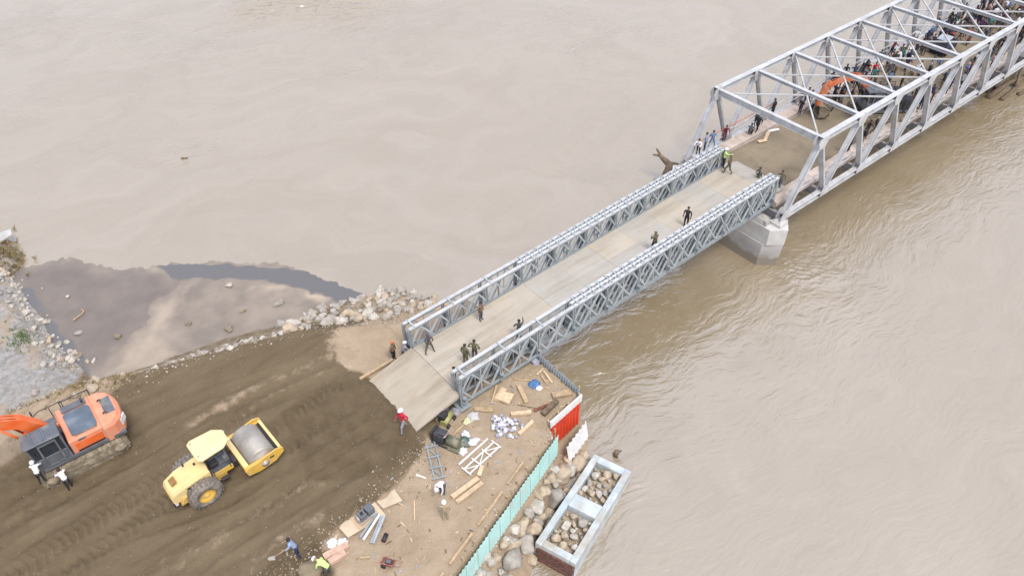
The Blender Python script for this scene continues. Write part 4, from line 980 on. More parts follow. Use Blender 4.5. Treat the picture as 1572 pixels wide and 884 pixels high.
for k in range(nsh):
    p0 = A.lerp(B, k / nsh); p1 = A.lerp(B, (k + 1) / nsh - 0.002)
    sheet('fence_sheet', p1, p0, 1.85 + 0.04 * math.sin(k * 2.3), 'teal_sheet', fe, amp=0.022)
    q = A.lerp(B, k / nsh) + Vector((0.10, 0.42, 0))
    MB().bar(q, q + Vector((0, 0, 1.9 + 0.1 * math.sin(k * 5))), 0.07, 0.07).build('fence_post', 'wood', fe)
fe2 = thing('sheet_fence', 'blue grey corrugated sheet fence closing the river end of the work pad', 'fence', (0, 0, 0))
for k in range(5):
    y0 = -3.2 - k * 0.86
    sheet('fence_sheet', (6.02, y0, -1.6), (6.02, y0 - 0.85, -1.6), 1.72 + 0.05 * math.sin(k * 3), 'grey_sheet', fe2, pitch=0.2)
for y in (-3.3, -5.3, -7.35):
    MB().bar((6.12, y, -1.6), (6.12, y, 0.2), 0.08, 0.08).build('fence_post', 'wood', fe2)
fe3 = thing('site_gate', 'bright red corrugated gate panel with white top band at the fence corner', 'gate', (0, 0, 0))
sheet('gate_sheet', (3.3, -8.06, -2.75), (5.98, -7.70, -2.75), 2.1, 'red_sheet', fe3, pitch=0.30, amp=0.05)
mm = MB().bar((3.22, -8.06, -0.42), (6.02, -7.70, -0.42), 0.10, 0.58); mm.build('top_band', 'white_paint', fe3, bevel=0.01)
for x in (3.26, 4.1, 5.0, 6.0):
    MB().bar((x, -8.03 + (x - 3.26) * 0.13 + 0.16, -2.8), (x, -8.03 + (x - 3.26) * 0.13 + 0.16, -0.2), 0.08, 0.08).build('gate_post', 'wood_pale', fe3)
fe4 = thing('loose_sheet', 'dirty white corrugated sheet leaning below the red gate panel', 'metal sheet', (0, 0, 0))
sheet('sheet_metal', (3.9, -9.15, -3.5), (6.1, -8.48, -3.5), 1.35, 'white_paint', fe4, pitch=0.34, amp=0.03, lean=-0.25)

# ------------------------------------------------------------------ open concrete caisson with two stone-filled cells
c0 = Vector((-1.05, -13.3, 0)); ang = R(19.5)
tank = thing('concrete_caisson', 'pale blue washed concrete caisson with two open cells full of stones', 'caisson', (-1.05, -13.3, -4.5), ang)
tank.rotation_euler = (0, R(4.5), ang)
LX, LY, HT = 7.15, 2.45, 1.75
for s, nm in ((-1, 'side_wall'), (1, 'side_wall')):
    MB().box((LX / 2, s * (LY / 2 - 0.19), HT / 2), (LX, 0.38, HT)).build(nm, 'blue_wash', tank, bevel=0.03)
for x, w in ((0.22, 0.42), (3.55, 0.95), (LX - 0.25, 0.48)):
    MB().box((x, 0, HT / 2 - 0.003), (w, LY - 0.765, HT)).build('cross_wall', 'blue_wash', tank, bevel=0.03)
MB().box((LX / 2, 0, 0.4), (LX - 0.1, LY - 0.1, 0.75)).build('floor_slab', 'soil_flat' if 'soil_flat' in MATS else 'concrete', tank)
# dark brickwork on the upstream end
k = 0
for r_ in range(11):
    z = 0.12 + r_ * 0.125
    off = 0.14 if r_ % 2 else 0.0
    for c_ in range(9):
        y = -LY / 2 + 0.14 + off + c_ * 0.28
        if y > LY / 2 - 0.1: continue
        if k == 0: bmesh_brick = MB().box((0, 0, 0), (0.07, 0.265, 0.112)).mesh('brick')
        k += 1
        obj('brick', bmesh_brick, 'brick_dark', tank, (-0.036 + random.uniform(-0.01, 0.008), y, z))

# ------------------------------------------------------------------ boulders
def rock_mesh(seed, flat=0.8, sub=3, rough=0.22):
    bm = bmesh.new(); bmesh.ops.create_icosphere(bm, subdivisions=sub, radius=1.0)
    rs = random.Random(seed); off = Vector((rs.uniform(0, 50), rs.uniform(0, 50), rs.uniform(0, 50)))
    sx, sy = rs.uniform(0.85, 1.15), rs.uniform(0.75, 1.0)
    cuts = [(Vector((rs.gauss(0, 1), rs.gauss(0, 1), rs.gauss(0, 1))).normalized(), rs.uniform(0.52, 0.86)) for _ in range(14)]
    for v in bm.verts:
        p = v.co.copy()
        for nn, dd in cuts:
            e_ = p.dot(nn) - dd
            if e_ > 0: p -= nn * e_ * 0.95
        p *= 1 + rough * noise.noise(p * 1.3 + off) + 0.09 * noise.noise(p * 3.5 + off)
        v.co = Vector((p.x * sx, p.y * sy, p.z * flat))
    me = bpy.data.meshes.new('boulder'); bm.to_mesh(me); bm.free()
    me.polygons.foreach_set('use_smooth', [True] * len(me.polygons)); return me
RM = {'rounded': [rock_mesh(i, 0.80, 3, 0.22) for i in range(6)], 'angular': [rock_mesh(20 + i, 0.75, 3, 0.40) for i in range(6)], 'flat': [rock_mesh(40 + i, 0.5, 3, 0.24) for i in range(3)]}
USED = set()
PLACED = []
SMALL = []
def boulder(x, y, z, r, tone, shape, where, group, near=None):
    if r < 0.20:
        SMALL.append((x, y, z, r, {'tan': 0, 'pale': 1, 'brown': 2, 'grey': 1}[tone] if 'riprap' not in where else (2 if tone != 'pale' else 0))); return
    size = 'large' if r > 0.52 else 'medium' if r > 0.36 else 'small' if r > 0.22 else 'tiny'
    tones = [tone] + [t for t in ('pale', 'grey', 'tan', 'brown') if t != tone]; shapes = [shape] + [s for s in ('rounded', 'angular', 'flat') if s != shape]
    for tn in tones:
        done = False
        for sh in shapes:
            lab = f'{size} {sh} {tn} boulder {where}'
            if lab not in USED: done = True; break
        if done: break
    USED.add(lab)
    me = random.choice(RM[sh]); o = obj('boulder', me, None)
    if not me.materials: me.materials.append(ROCKS['grey'])
    o.location = (x, y, z); o.scale = (r, r * random.uniform(0.85, 1.1), r * random.uniform(0.85, 1.1)); o.rotation_euler = (random.uniform(-0.3, 0.3), random.uniform(-0.3, 0.3), random.uniform(0, 6.28))
    setmat(o, 0, ROCKS[tn])
    tag(o, lab, 'boulder', group)
    return o
# riprap below the far side of the panel bridge: along the shore from the road to the water
rng = random.Random(5)
TOPE = [(-13.5, 10.6), (-10.5, 9.7), (-7.5, 8.7), (-5.1, 8.0), (-2.3, 6.6), (1, 5.4), (3.5, 5.4), (5.5, 5.0)]
SHE = [(-13.5, 15.8), (-10.5, 15.1), (-7.5, 14.6), (-5.0, 13.8), (-1.4, 13.1), (1.5, 12.4), (4.3, 11.4), (6.4, 8.6)]
def lerp_line(ln, t):
    f = t * (len(ln) - 1); i = min(int(f), len(ln) - 2); f -= i
    return Vector((ln[i][0] + (ln[i + 1][0] - ln[i][0]) * f, ln[i][1] + (ln[i + 1][1] - ln[i][1]) * f, 0))
secs = ['at the road end of the riprap', 'in the riprap by the road edge', 'halfway along the riprap', 'in the riprap by the slack water', 'in the thick of the riprap', 'at the bridge end of the riprap']
count = 0
for tries in range(4000):
    if count >= 185: break
    t = rng.random(); t = t ** 0.6
    a = lerp_line(TOPE, t); b = lerp_line(SHE, t)
    heavy = t > 0.45
    u = rng.uniform(0.12, 1.02) if heavy else rng.uniform(0.0, 0.5)
    p = a.lerp(b, u)
    r = rng.choice((rng.uniform(0.22, 0.4), rng.uniform(0.36, 0.66))) if heavy else rng.uniform(0.16, 0.34)
    if any((p.x - q[0]) ** 2 + (p.y - q[1]) ** 2 < (0.72 * (r + q[2])) ** 2 for q in PLACED): continue
    PLACED.append((p.x, p.y, r)); count += 1
    row = 'upper edge' if u < 0.18 else 'upper half' if u < 0.4 else 'waterline' if u > 0.75 else 'mid slope'
    sec = secs[min(int(t * 6), 5)]
    boulder(p.x, p.y, gz(p.x, p.y) + r * (0.34 if heavy else 0.15), r, rng.choice(['pale', 'grey', 'grey', 'tan', 'grey'] if heavy else ['brown', 'brown', 'brown', 'brown', 'grey']), rng.choice(['rounded', 'angular', 'angular', 'flat']), sec + ', ' + row, 'riprap boulders by the panel bridge')
# boulders between the teal fence and the caisson
ax = Vector((math.cos(ang), math.sin(ang), 0)); ay = Vector((-math.sin(ang), math.cos(ang), 0))
LST = [(6.4, 2.15, .80, 'tan'), (5.6, 2.25, .72, 'pale'), (4.9, 2.5, .95, 'tan'), (4.0, 2.75, .55, 'tan'), (4.35, 1.85, .62, 'tan'), (3.55, 2.1, .98, 'grey'), (3.0, 3.0, .58, 'tan'), (2.65, 1.95, .6, 'tan'), (2.2, 3.1, .78, 'pale'), (1.75, 2.2, .52, 'grey'), (1.1, 2.2, .72, 'tan'), (0.55, 3.2, .75, 'tan'), (0.2, 2.05, .78, 'grey'), (-0.6, 2.4, .6, 'tan'), (-1.3, 2.0, .92, 'grey'), (-0.75, 3.3, .42, 'pale'), (2.55, 2.55, .4, 'grey'), (6.9, 1.6, .5, 'grey'), (5.7, 1.55, .45, 'tan'), (3.0, 1.45, .42, 'grey')]
LST += [(6.0, 2.7, .5, 'tan'), (5.3, 1.85, .5, 'grey'), (4.6, 3.1, .45, 'pale'), (3.4, 1.5, .5, 'tan'), (2.0, 1.6, .55, 'tan'), (1.5, 2.9, .5, 'grey'), (0.9, 1.55, .5, 'tan'), (0.1, 2.75, .5, 'pale'), (-0.2, 1.5, .5, 'tan'), (-1.0, 2.8, .5, 'tan'), (3.6, 3.0, .4, 'tan'), (7.2, 2.1, .55, 'tan'), (2.6, 3.4, .4, 'tan'), (-1.9, 2.7, .5, 'tan')]
for q_ in range(16): LST.append((rng.uniform(-2.2, 7.0), rng.uniform(1.5, 2.9), rng.uniform(0.3, 0.5), rng.choice(['tan', 'tan', 'grey', 'pale'])))
pos_words = ['closest to the leaning white sheet', 'under the end of the teal fence', 'below the teal fence beside the far cell', 'halfway along the teal fence', 'between the fence and the dividing wall', 'beside the near cell', 'level with the brick end', 'near the brick end on the bank']
for i, (u, v, r, tn) in enumerate(LST):
    v = min(v, 3.05 - r * 0.6)
    p = c0 + ax * u + ay * (v - 0.25)
    boulder(p.x, p.y, max(gz(p.x, p.y), WZ) + r * 0.34, r * 0.86, tn, 'rounded' if i % 4 else 'angular', pos_words[min(i // 3, 7) if i < 20 else (i * 5) % 8], 'boulders below the teal fence')
# rubble at the bottom edge
for i in range(12):
    p = c0 + ax * rng.uniform(-3.4, -1.9) + ay * rng.uniform(0.9, 3.0)
    r = rng.uniform(0.24, 0.42)
    boulder(p.x, p.y, gz(p.x, p.y) + r * 0.3, r, rng.choice(['pale', 'tan', 'grey']), rng.choice(['rounded', 'angular']), 'in the small heap at the frame edge before the brick end', 'small heap by the caisson')
# stones filling the two cells
TM = Matrix.Translation(tank.location) @ tank.rotation_euler.to_matrix().to_4x4()
for cell, (x0, x1), nm in ((0, (0.5, 3.05), 'cell by the brick end'), (1, (4.05, 6.75), 'far cell of the caisson')):
    got = []
    for tr in range(900):
        if len(got) >= 48: break
        r = rng.uniform(0.16, 0.27) if len(got) > 6 else rng.uniform(0.28, 0.38)
        x = rng.uniform(x0 + r * 0.8, x1 - r * 0.8); y = rng.uniform(-0.88 + r * 0.8, 0.88 - r * 0.8)
        if any((x - a) ** 2 + (y - b) ** 2 < (0.70 * (r + c)) ** 2 for a, b, c in got): continue
        got.append((x, y, r))
        w = TM @ Vector((x, y, 1.24 + r * 0.5 + rng.uniform(-0.05, 0.15)))
        part = 'towards the fence' if y > 0.3 else 'towards the river' if y < -0.3 else 'in the middle'
        boulder(w.x, w.y, w.z, r, rng.choice(['pale', 'tan', 'grey', 'tan']), rng.choice(['rounded', 'rounded', 'angular', 'flat']), f'in the {nm}, {part}', 'stones in the caisson cells')
    m = MB(); nx, ny, gx, gy = grid_mesh('fill', x0 - 0.16, x1 + 0.16, -0.92, 0.92, 0.12)
    o = obj('cell_fill', np_mesh('cell_fill', gx, gy, 1.2 + (vnoise(gx + 7 * cell, gy, 1.6, 71) - 0.5) * 0.3), 'cell_soil', tank)
# loose rocks in the mud flat
for i, (x, y, r, tn) in enumerate(((-9.0, 17.6, .3, 'brown'), (-7.0, 15.2, .42, 'brown'), (-3.0, 15.3, .36, 'grey'), (-5.0, 19.6, .40, 'pale'), (-5.4, 16.3, .22, 'brown'), (-15.5, 21.7, .3, 'grey'), (-13.4, 19.6, .3, 'brown'), (-14.9, 26.3, .22, 'pale'))):
    boulder(x, y, WZ + 0.1 + r * 0.2, r, tn, 'flat' if i % 2 else 'angular', 'lying alone on the mud flat', 'lone rocks on the mud flat')
# pale rocks along the gravel bank
for i in range(110):
    t = rng.random(); a = lerp_line([(-16.4, 18.2), (-16.9, 20.5), (-17.1, 25.2), (-17.5, 30), (-17.9, 33)], t)
    p = a + Vector((rng.gauss(-0.4, 0.55), 0, 0)); r = rng.uniform(0.14, 0.34)
    land = ', land side' if p.x - a.x < -0.4 else ', water side'
    tw = ['where the bank meets the road slope', 'beside the grass patch', 'midway on the gravel bank', 'near the pale slab', 'at the far end of the gravel bank'][min(int(t * 5), 4)]
    boulder(p.x, p.y, max(gz(p.x, p.y), WZ) + r * 0.3, r, rng.choice(['pale', 'pale', 'grey']), rng.choice(['angular', 'flat', 'rounded']), tw + land, 'stones along the gravel bank')
for i in range(22):
    x = rng.uniform(-21, -14.2); y = 13.4 + rng.gauss(0, 0.9) - (x + 17) * 0.5; r = rng.uniform(0.16, 0.42)
    boulder(x, y, gz(x, y) + r * 0.25, r, rng.choice(['pale', 'tan', 'tan', 'grey']), rng.choice(['angular', 'flat']), 'on the slope behind the orange excavator' + (', nearer the counterweight' if x > -17 else ', nearer the boom'), 'stones on the slope behind the excavator')
sl = MB().poly([(-1.2, -0.4), (0.6, -0.5), (0.9, 0.15), (0.2, 0.5), (-1.3, 0.35)], 'z', 0, 0.2).build('concrete_slab', 'concrete', None, (-16.9, 36.3, -3.55), (R(6), R(-5), 0.3), 0.03)
tag(sl, 'broken pale concrete slab at the tip of the gravel bank', 'slab')
# fine grit and pebbles: nobody could count them
gm = MB(); base = rock_mesh(77, 0.7, 1, 0.3); bv = [v.co.copy() for v in base.vertices]; bf = [tuple(p.vertices) for p in base.polygons]
pts = []
for i in range(2600): pts.append((rng.uniform(-24, 5.5), rng.uniform(-12, 11), rng.uniform(0.015, 0.05)))
for i in range(500):
    q_ = rng.choice([(-4.0, -4.9), (-6.0, -5.8), (-9.4, -6.0), (-12.5, -6.4)]); pts.append((q_[0] + rng.gauss(0, 1.2), q_[1] + rng.gauss(0, 0.3), rng.uniform(0.03, 0.10)))
for i in range(700):
    t = rng.random(); a = lerp_line(TOPE, t); b = lerp_line(SHE, t); p = a.lerp(b, rng.uniform(-0.12, 0.55)); pts.append((p.x, p.y, rng.uniform(0.04, 0.14)))
for i in range(700):
    t = rng.random(); a = lerp_line([(-16.2, 17.5), (-17.2, 25), (-17.8, 34)], t); pts.append((a.x + rng.gauss(-0.5, 0.9), a.y, rng.uniform(0.04, 0.13)))
for i in range(500):
    x = rng.uniform(-23, -13); pts.append((x, 13.2 + rng.gauss(0, 1.2) - (x + 17) * 0.45, rng.uniform(0.03, 0.12)))
for i in range(250):
    p = c0 + ax * rng.uniform(-4, 6.5) + ay * rng.uniform(1.3, 3.6); pts.append((p.x, p.y, rng.uniform(0.05, 0.13)))
xs_ = np.array([p[0] for p in pts]); ys_ = np.array([p[1] for p in pts]); zs_ = height(xs_, ys_) + relief(xs_, ys_)
for (x, y, r), z in zip(pts, zs_):
    if z < WZ - 0.02: continue
    m3 = Euler((rng.uniform(0, 3), rng.uniform(0, 3), rng.uniform(0, 6))).to_matrix()
    gm.add([m3 @ (v * r) + Vector((x, y, z + r * 0.25)) for v in bv], bf, (rng.choice((0, 2, 2, 2, 2)) if (y < 9 and y > -12 and z > -0.3) else rng.choice((0, 0, 1, 2))))
for x, y, z, r, ti in SMALL:
    m3 = Euler((rng.uniform(0, 3), rng.uniform(0, 3), rng.uniform(0, 6))).to_matrix()
    gm.add([m3 @ (v * r) + Vector((x, y, z)) for v in bv], bf, ti)
tag(gm.build('pebbles', [ROCKS['tan'], ROCKS['pale'], ROCKS['brown']]), 'loose pebbles and grit strewn over the banks', 'pebbles', kind='stuff')
# grass patch on the gravel bank and scrub along the slope
mat('grass', (0.13, 0.19, 0.06), 0.8, 0, 0.3, 3); mat('dry_grass', (0.28, 0.22, 0.11), 0.9, 0, 0.3, 3)
g = MB()
def tuft(x, y, z, h, n, mi):
    for _ in range(n):
        a = rng.uniform(0, 6.28); b = Vector((x + rng.gauss(0, 0.09), y + rng.gauss(0, 0.09), z)); d = Vector((math.cos(a), math.sin(a), 0)); s = Vector((-d.y, d.x, 0)) * 0.02; hh = h * rng.uniform(0.5, 1.1)
        g.add([b - s, b + s, b + d * hh * 0.3 + Vector((0, 0, hh * 0.7)) + s * 0.6, b + d * hh * 0.7 + Vector((0, 0, hh))], [(0, 1, 2, 3)], mi)
for i in range(80):
    x = -18.8 + rng.gauss(0, 0.4); y = 22.6 + rng.gauss(0, 0.8); tuft(x, y, gz(x, y), 0.16, 9, 0)
for i in range(260):
    x = rng.uniform(-24, -14); y = 12.2 + rng.gauss(0, 0.8) - (x + 17) * 0.4; tuft(x, y, gz(x, y), 0.22, 9, 1)
for i in range(90):
    x = -17.2 + rng.gauss(0, 0.5); y = 34 + rng.gauss(0, 1.2); tuft(x, y, max(gz(x, y), WZ), 0.4, 10, 1)
tag(g.build('grass', ['grass', 'dry_grass']), 'green grass patch and dry tufts on the gravel bank', 'grass', kind='stuff')
# ------------------------------------------------------------------ things lying on the work pad
PZ = -0.45
def plank(x0, y0, x1, y1, w, h, m, label, nm='plank', cat='plank', z=None, tilt=0.0, group='planks on the work pad'):
    za = (gz(x0, y0) if z is None else z) + h / 2 + 0.02; zb = (gz(x1, y1) if z is None else z) + h / 2 + 0.02 + tilt
    c = ((x0 + x1) / 2, (y0 + y1) / 2, (za + zb) / 2)
    o = MB().bar(Vector((x0, y0, za)) - Vector(c), Vector((x1, y1, zb)) - Vector(c), w, h).build(nm, m, None, c, None, 0.008)
    return tag(o, label, cat, group)
plank(3.70, -4.62, 3.22, -5.95, 0.26, 0.14, 'wood', 'brown beam lying below the panel bridge, pointing at the white bag pile')
plank(1.94, -6.05, 2.95, -6.68, 0.24, 0.18, 'wood_pale', 'short pale log beside the white bag pile, nearer the gate', 'log', 'log')
plank(1.40, -7.42, 2.62, -7.22, 0.20, 0.14, 'wood_pale', 'pale beam lying between the white bag pile and the teal fence end')
plank(1.55, -4.70, 2.62, -3.86, 0.10, 0.10, 'wood', 'thin brown pole leaning out from under the panel bridge', tilt=0.15)
plank(1.90, -4.62, 2.95, -4.2, 0.36, 0.05, 'wood_pale', 'wide pale board lying at the foot of the panel bridge')
plank(0.55, -4.35, 1.35, -5.1, 0.30, 0.10, 'wood', 'brown plank half under the first truss panel')
plank(3.8, -3.98, 4.55, -4.85, 0.10, 0.07, 'wood', 'slim stick next to the blue cloth')
plank(5.62, -4.72, 5.38, -5.78, 0.14, 0.10, 'wood_pale', 'pale batten lying along the blue grey fence, outer one')
plank(5.28, -4.85, 5.1, -5.70, 0.12, 0.08, 'wood', 'brown batten lying along the blue grey fence, inner one')
plank(5.1, -4.70, 5.75, -4.55, 0.10, 0.08, 'wood_pale', 'short batten across the ends of two battens by the blue grey fence')
plank(4.7, -6.55, 5.75, -7.05, 0.40, 0.20, 'wood', 'thick timber at the corner inside the red gate')
plank(3.15, -6.7, 4.1, -6.9, 0.16, 0.12, 'rust', 'rusty bent bar beside the gate post', 'metal_bar', 'bar')
plank(3.35, -7.25, 4.6, -7.1, 0.30, 0.26, 'wood_dark', 'dark scorched timber against the red gate', tilt=0.1)
plank(2.75, -5.7, 3.6, -6.9, 0.05, 0.05, 'wood_dark', 'thin dark rod running to the gate corner', 'rod', 'rod')
plank(-3.98, -8.36, -2.14, -8.25, 0.28, 0.14, 'wood_pale', 'pale long plank near the teal fence, upper of the pair')
plank(-3.95, -8.74, -2.15, -8.62, 0.24, 0.12, 'wood_pale', 'pale long plank near the teal fence, lower of the pair')
plank(-2.05, -8.2, -1.55, -7.85, 0.22, 0.22, 'wood_pale', 'short pale block at the end of the plank pair', 'block', 'block')
plank(-5.6, -7.2, -6.25, -8.2, 0.06, 0.05, 'wood_pale', 'slim pale stick left of the helmeted pair', 'stick', 'stick')
plank(-4.62, -5.95, -4.35, -6.45, 0.10, 0.06, 'white_paint', 'white offcut beside the blue grey lattice frame', 'offcut', 'offcut')
plank(-10.9, -7.06, -9.62, -7.24, 0.34, 0.24, 'wood_pink', 'pinkish round timber by the white sacks, upper one', 'log', 'log')
plank(-10.85, -7.5, -9.95, -7.52, 0.34, 0.24, 'wood_pink', 'pinkish round timber by the white sacks, lower one', 'log', 'log')
plank(-9.5, -8.2, -9.1, -8.5, 0.10, 0.08, 'wood', 'small stick below the pinkish timbers', 'stick', 'stick')
# spoil strip and weathered planks along the ramp and the fence foot
plank(-3.6, 1.55, -1.2, 1.62, 0.18, 0.14, 'wood', 'long timber edging the far side of the approach ramp', z=0.0)
for i, (u0, u1) in enumerate(((0.15, 1.4), (1.6, 3.3), (3.5, 5.0), (5.2, 6.9))):
    a = Vector((2.5, -8.45, 0)); d = Vector((-0.945, -0.325, 0)); p0 = a + d * (u0 * 1.5 + 2.0); p1 = a + d * (u1 * 1.5 + 1.8)
    plank(p0.x, p0.y + 0.15, p1.x, p1.y + 0.15, 0.14, 0.10, 'wood', ['first', 'second', 'third', 'last'][i] + ' timber along the inner foot of the teal fence, counted from the gate')
# plywood sheets beside the road
def slab(poly, z, th, m, label, nm='plywood_sheet', cat='board', group=None):
    cx = sum(p[0] for p in poly) / len(poly); cy = sum(p[1] for p in poly) / len(poly)
    o = MB().poly([(a - cx, b - cy) for a, b in poly], 'z', 0, th).build(nm, m, None, (cx, cy, z), None, 0.006)
    return tag(o, label, cat, group)
slab([(-9.55, -5.62), (-9.42, -6.90), (-7.25, -7.02), (-7.3, -5.74)], -0.33, 0.05, 'plywood', 'large plywood sheet under the small engine beside the road')
slab([(-7.2, -5.62), (-7.15, -6.6), (-6.1, -6.85), (-6.05, -5.66)], -0.36, 0.05, 'plywood', 'smaller plywood sheet with a hole next to the engine sheet')
slab([(-8.8, -6.0), (-8.75, -6.9), (-7.7, -6.95), (-7.75, -6.02)], -0.277, 0.03, 'wood', 'weathered board beneath the small engine', 'board')
slab([(1.9, -4.55), (2.55, -4.42), (2.98, -5.08), (2.3, -5.42)], -0.36, 0.16, 'wood_pale', 'thick pale bundle of mats below the panel bridge', 'mat_bundle', 'mat')
# steel bars and pipes
for i, (a, b, m) in enumerate((((-8.98, -7.35), (-7.55, -6.68), 'galv'), ((-8.9, -7.55), (-7.5, -6.85), 'white_paint'), ((-8.7, -7.95), (-7.45, -7.0), 'galv'), ((-8.62, -8.05), (-7.35, -7.08), 'galv_brace'))):
    plank(*a, *b, 0.12, 0.10, m, ['grey', 'white', 'dull grey', 'bright grey'][i] + ' steel bar beside the engine sheet, ' + ['first', 'second', 'third', 'fourth'][i] + ' from the road', 'steel_bar', 'bar', z=-0.28, group='steel bars by the engine')
tag(MB().cyl((0, 0, 0.1), (0.35, 0.25, 0.1), 0.12, n=10).build('oil_can', 'black', None, (-8.15, -8.2, -0.43)), 'small black drum beside the steel bars', 'drum')
# lattice frames
def lattice(label, p0, p1, w, m, n=4, group=None):
    p0 = Vector(p0); p1 = Vector(p1); l = (p1 - p0).length; a = math.atan2(p1.y - p0.y, p1.x - p0.x)
    t = thing('lattice_frame', label, 'steel frame', (p0.x, p0.y, PZ + 0.06), a)
    for s in (-1, 1): MB().bar((0, s * w / 2, 0.03), (l, s * w / 2, 0.03), 0.08, 0.08).build('side_bar', m, t)
    for k in range(n + 1): MB().bar((l * k / n, -w / 2 - 0.14, 0.10), (l * k / n, w / 2 + 0.14, 0.10), 0.07, 0.05).build('cross_bar', m, t)
    for k in range(n): MB().bar((l * k / n, -w / 2 if k % 2 else w / 2, 0.02), (l * (k + 1) / n, w / 2 if k % 2 else -w / 2, 0.02), 0.05, 0.04).build('diagonal', m, t)
    return t
lattice('blue grey lattice bracing frame lying beside the green generator', (-2.68, -4.35), (-3.82, -6.95), 0.48, 'galv')
lattice('white lattice bracing frame lying on the sand, wider one', (-2.42, -7.55), (-0.05, -7.18), 0.44, 'white_paint', 3)
tag(MB().bar((-1.15, -0.05, 0.05), (1.15, 0.3, 0.05), 0.09, 0.09).build('steel_bar', 'white_paint', None, (-1.3, -6.85, PZ + 0.03)), 'single white bar next to the white lattice frame', 'bar')
# engines and generators
def machine(nm, label, cat, loc, rz, parts):
    t = thing(nm, label, cat, loc, rz)
    for n_, m, fn, bv in parts:
        b_ = MB(); fn(b_); b_.build(n_, m, t, bevel=bv)
    return t
machine('generator', 'green and black diesel generator on skids beside the lattice frame', 'generator', (-2.05, -5.35, PZ), R(-66), [
    ('skid', 'dark_steel', lambda b: (b.box((0, -0.4, 0.07), (2.1, 0.1, 0.12)), b.box((0, 0.4, 0.07), (2.1, 0.1, 0.12))), 0),
    ('engine_block', 'dark_steel', lambda b: b.box((-0.55, 0, 0.55), (0.8, 0.7, 0.75)), 0.04),
    ('radiator', 'black', lambda b: b.box((-1.02, 0, 0.6), (0.16, 0.8, 0.85)), 0.02),
    ('alternator', 'green_machine', lambda b: b.cyl((0.0, 0, 0.5), (0.85, 0, 0.5), 0.34, n=16), 0),
    ('fuel_tank', 'dark_steel', lambda b: b.box((-0.35, 0.0, 1.0), (0.55, 0.5, 0.16)), 0.03),
    ('label_plate', 'white_paint', lambda b: b.box((-0.10, 0, 0.95), (0.10, 0.55, 0.06)), 0),
    ('red_stripe', 'red_metal', lambda b: b.box((-0.03, 0, 0.96), (0.05, 0.55, 0.05)), 0),
    ('base_tray', 'green_machine', lambda b: b.box((0.65, 0, 0.16), (0.9, 1.0, 0.08)), 0.02)])
bpy.data.objects['generator'].scale = (0.85, 0.85, 0.85)
machine('air_compressor', 'small black compressor with lime green tank by the ramp edge', 'compressor', (-1.25, -3.95, PZ), R(25), [
    ('tank', 'lime', lambda b: b.cyl((-0.45, -0.12, 0.32), (0.45, -0.12, 0.32), 0.22, n=14), 0),
    ('motor', 'black', lambda b: b.box((-0.15, 0.02, 0.68), (0.5, 0.4, 0.34)), 0.04),
    ('pump', 'dark_steel', lambda b: b.cyl((0.3, 0.05, 0.5), (0.3, 0.05, 0.85), 0.14, n=10), 0),
    ('frame', 'drum_steel', lambda b: (b.box((0, 0.3, 0.3), (1.0, 0.05, 0.5)), b.box((0, -0.38, 0.1), (1.0, 0.05, 0.1))), 0),
    ('wheel', 'black', lambda b: b.lathe([(0, -0.05), (0.15, -0.05), (0.15, 0.05), (0, 0.05)], (-0.35, -0.42, 0.15), 'y', 12), 0),
    ('wheel', 'black', lambda b: b.lathe([(0, -0.05), (0.15, -0.05), (0.15, 0.05), (0, 0.05)], (0.35, -0.42, 0.15), 'y', 12), 0)])
machine('engine_set', 'grey two part engine pump standing on plywood beside the road', 'engine', (-8.1, -6.45, -0.245), R(8), [
    ('base', 'drum_steel', lambda b: b.box((0, 0, 0.05), (1.05, 0.6, 0.1)), 0.01),
    ('engine_block', 'cab_grey', lambda b: b.box((0.27, 0, 0.32), (0.42, 0.46, 0.45)), 0.03),
    ('pump_body', 'cab_grey', lambda b: b.box((-0.20, 0, 0.28), (0.40, 0.42, 0.36)), 0.03),
    ('flywheel', 'drum_steel', lambda b: b.lathe([(0, -0.04), (0.2, -0.04), (0.2, 0.04), (0, 0.04)], (-0.48, 0, 0.3), 'x', 14), 0),
    ('cap', 'black', lambda b: b.cyl((-0.2, 0, 0.46), (-0.2, 0, 0.56), 0.08, n=8), 0)])
machine('paddle_board', 'pale green shovel shaped board lying by the panel bridge foot', 'board', (-0.55, -4.85, PZ + 0.03), R(12), [
    ('blade', 'pale_green', lambda b: b.poly([(0.0, -0.1), (0.3, -0.22), (0.95, -0.2), (1.1, 0.05), (0.95, 0.22), (0.3, 0.2), (0, 0.1)], 'z', 0, 0.05), 0.01),
    ('handle', 'wood_pale', lambda b: b.cyl((-1.1, 0, 0.03), (0.05, 0, 0.03), 0.035, n=8), 0)])
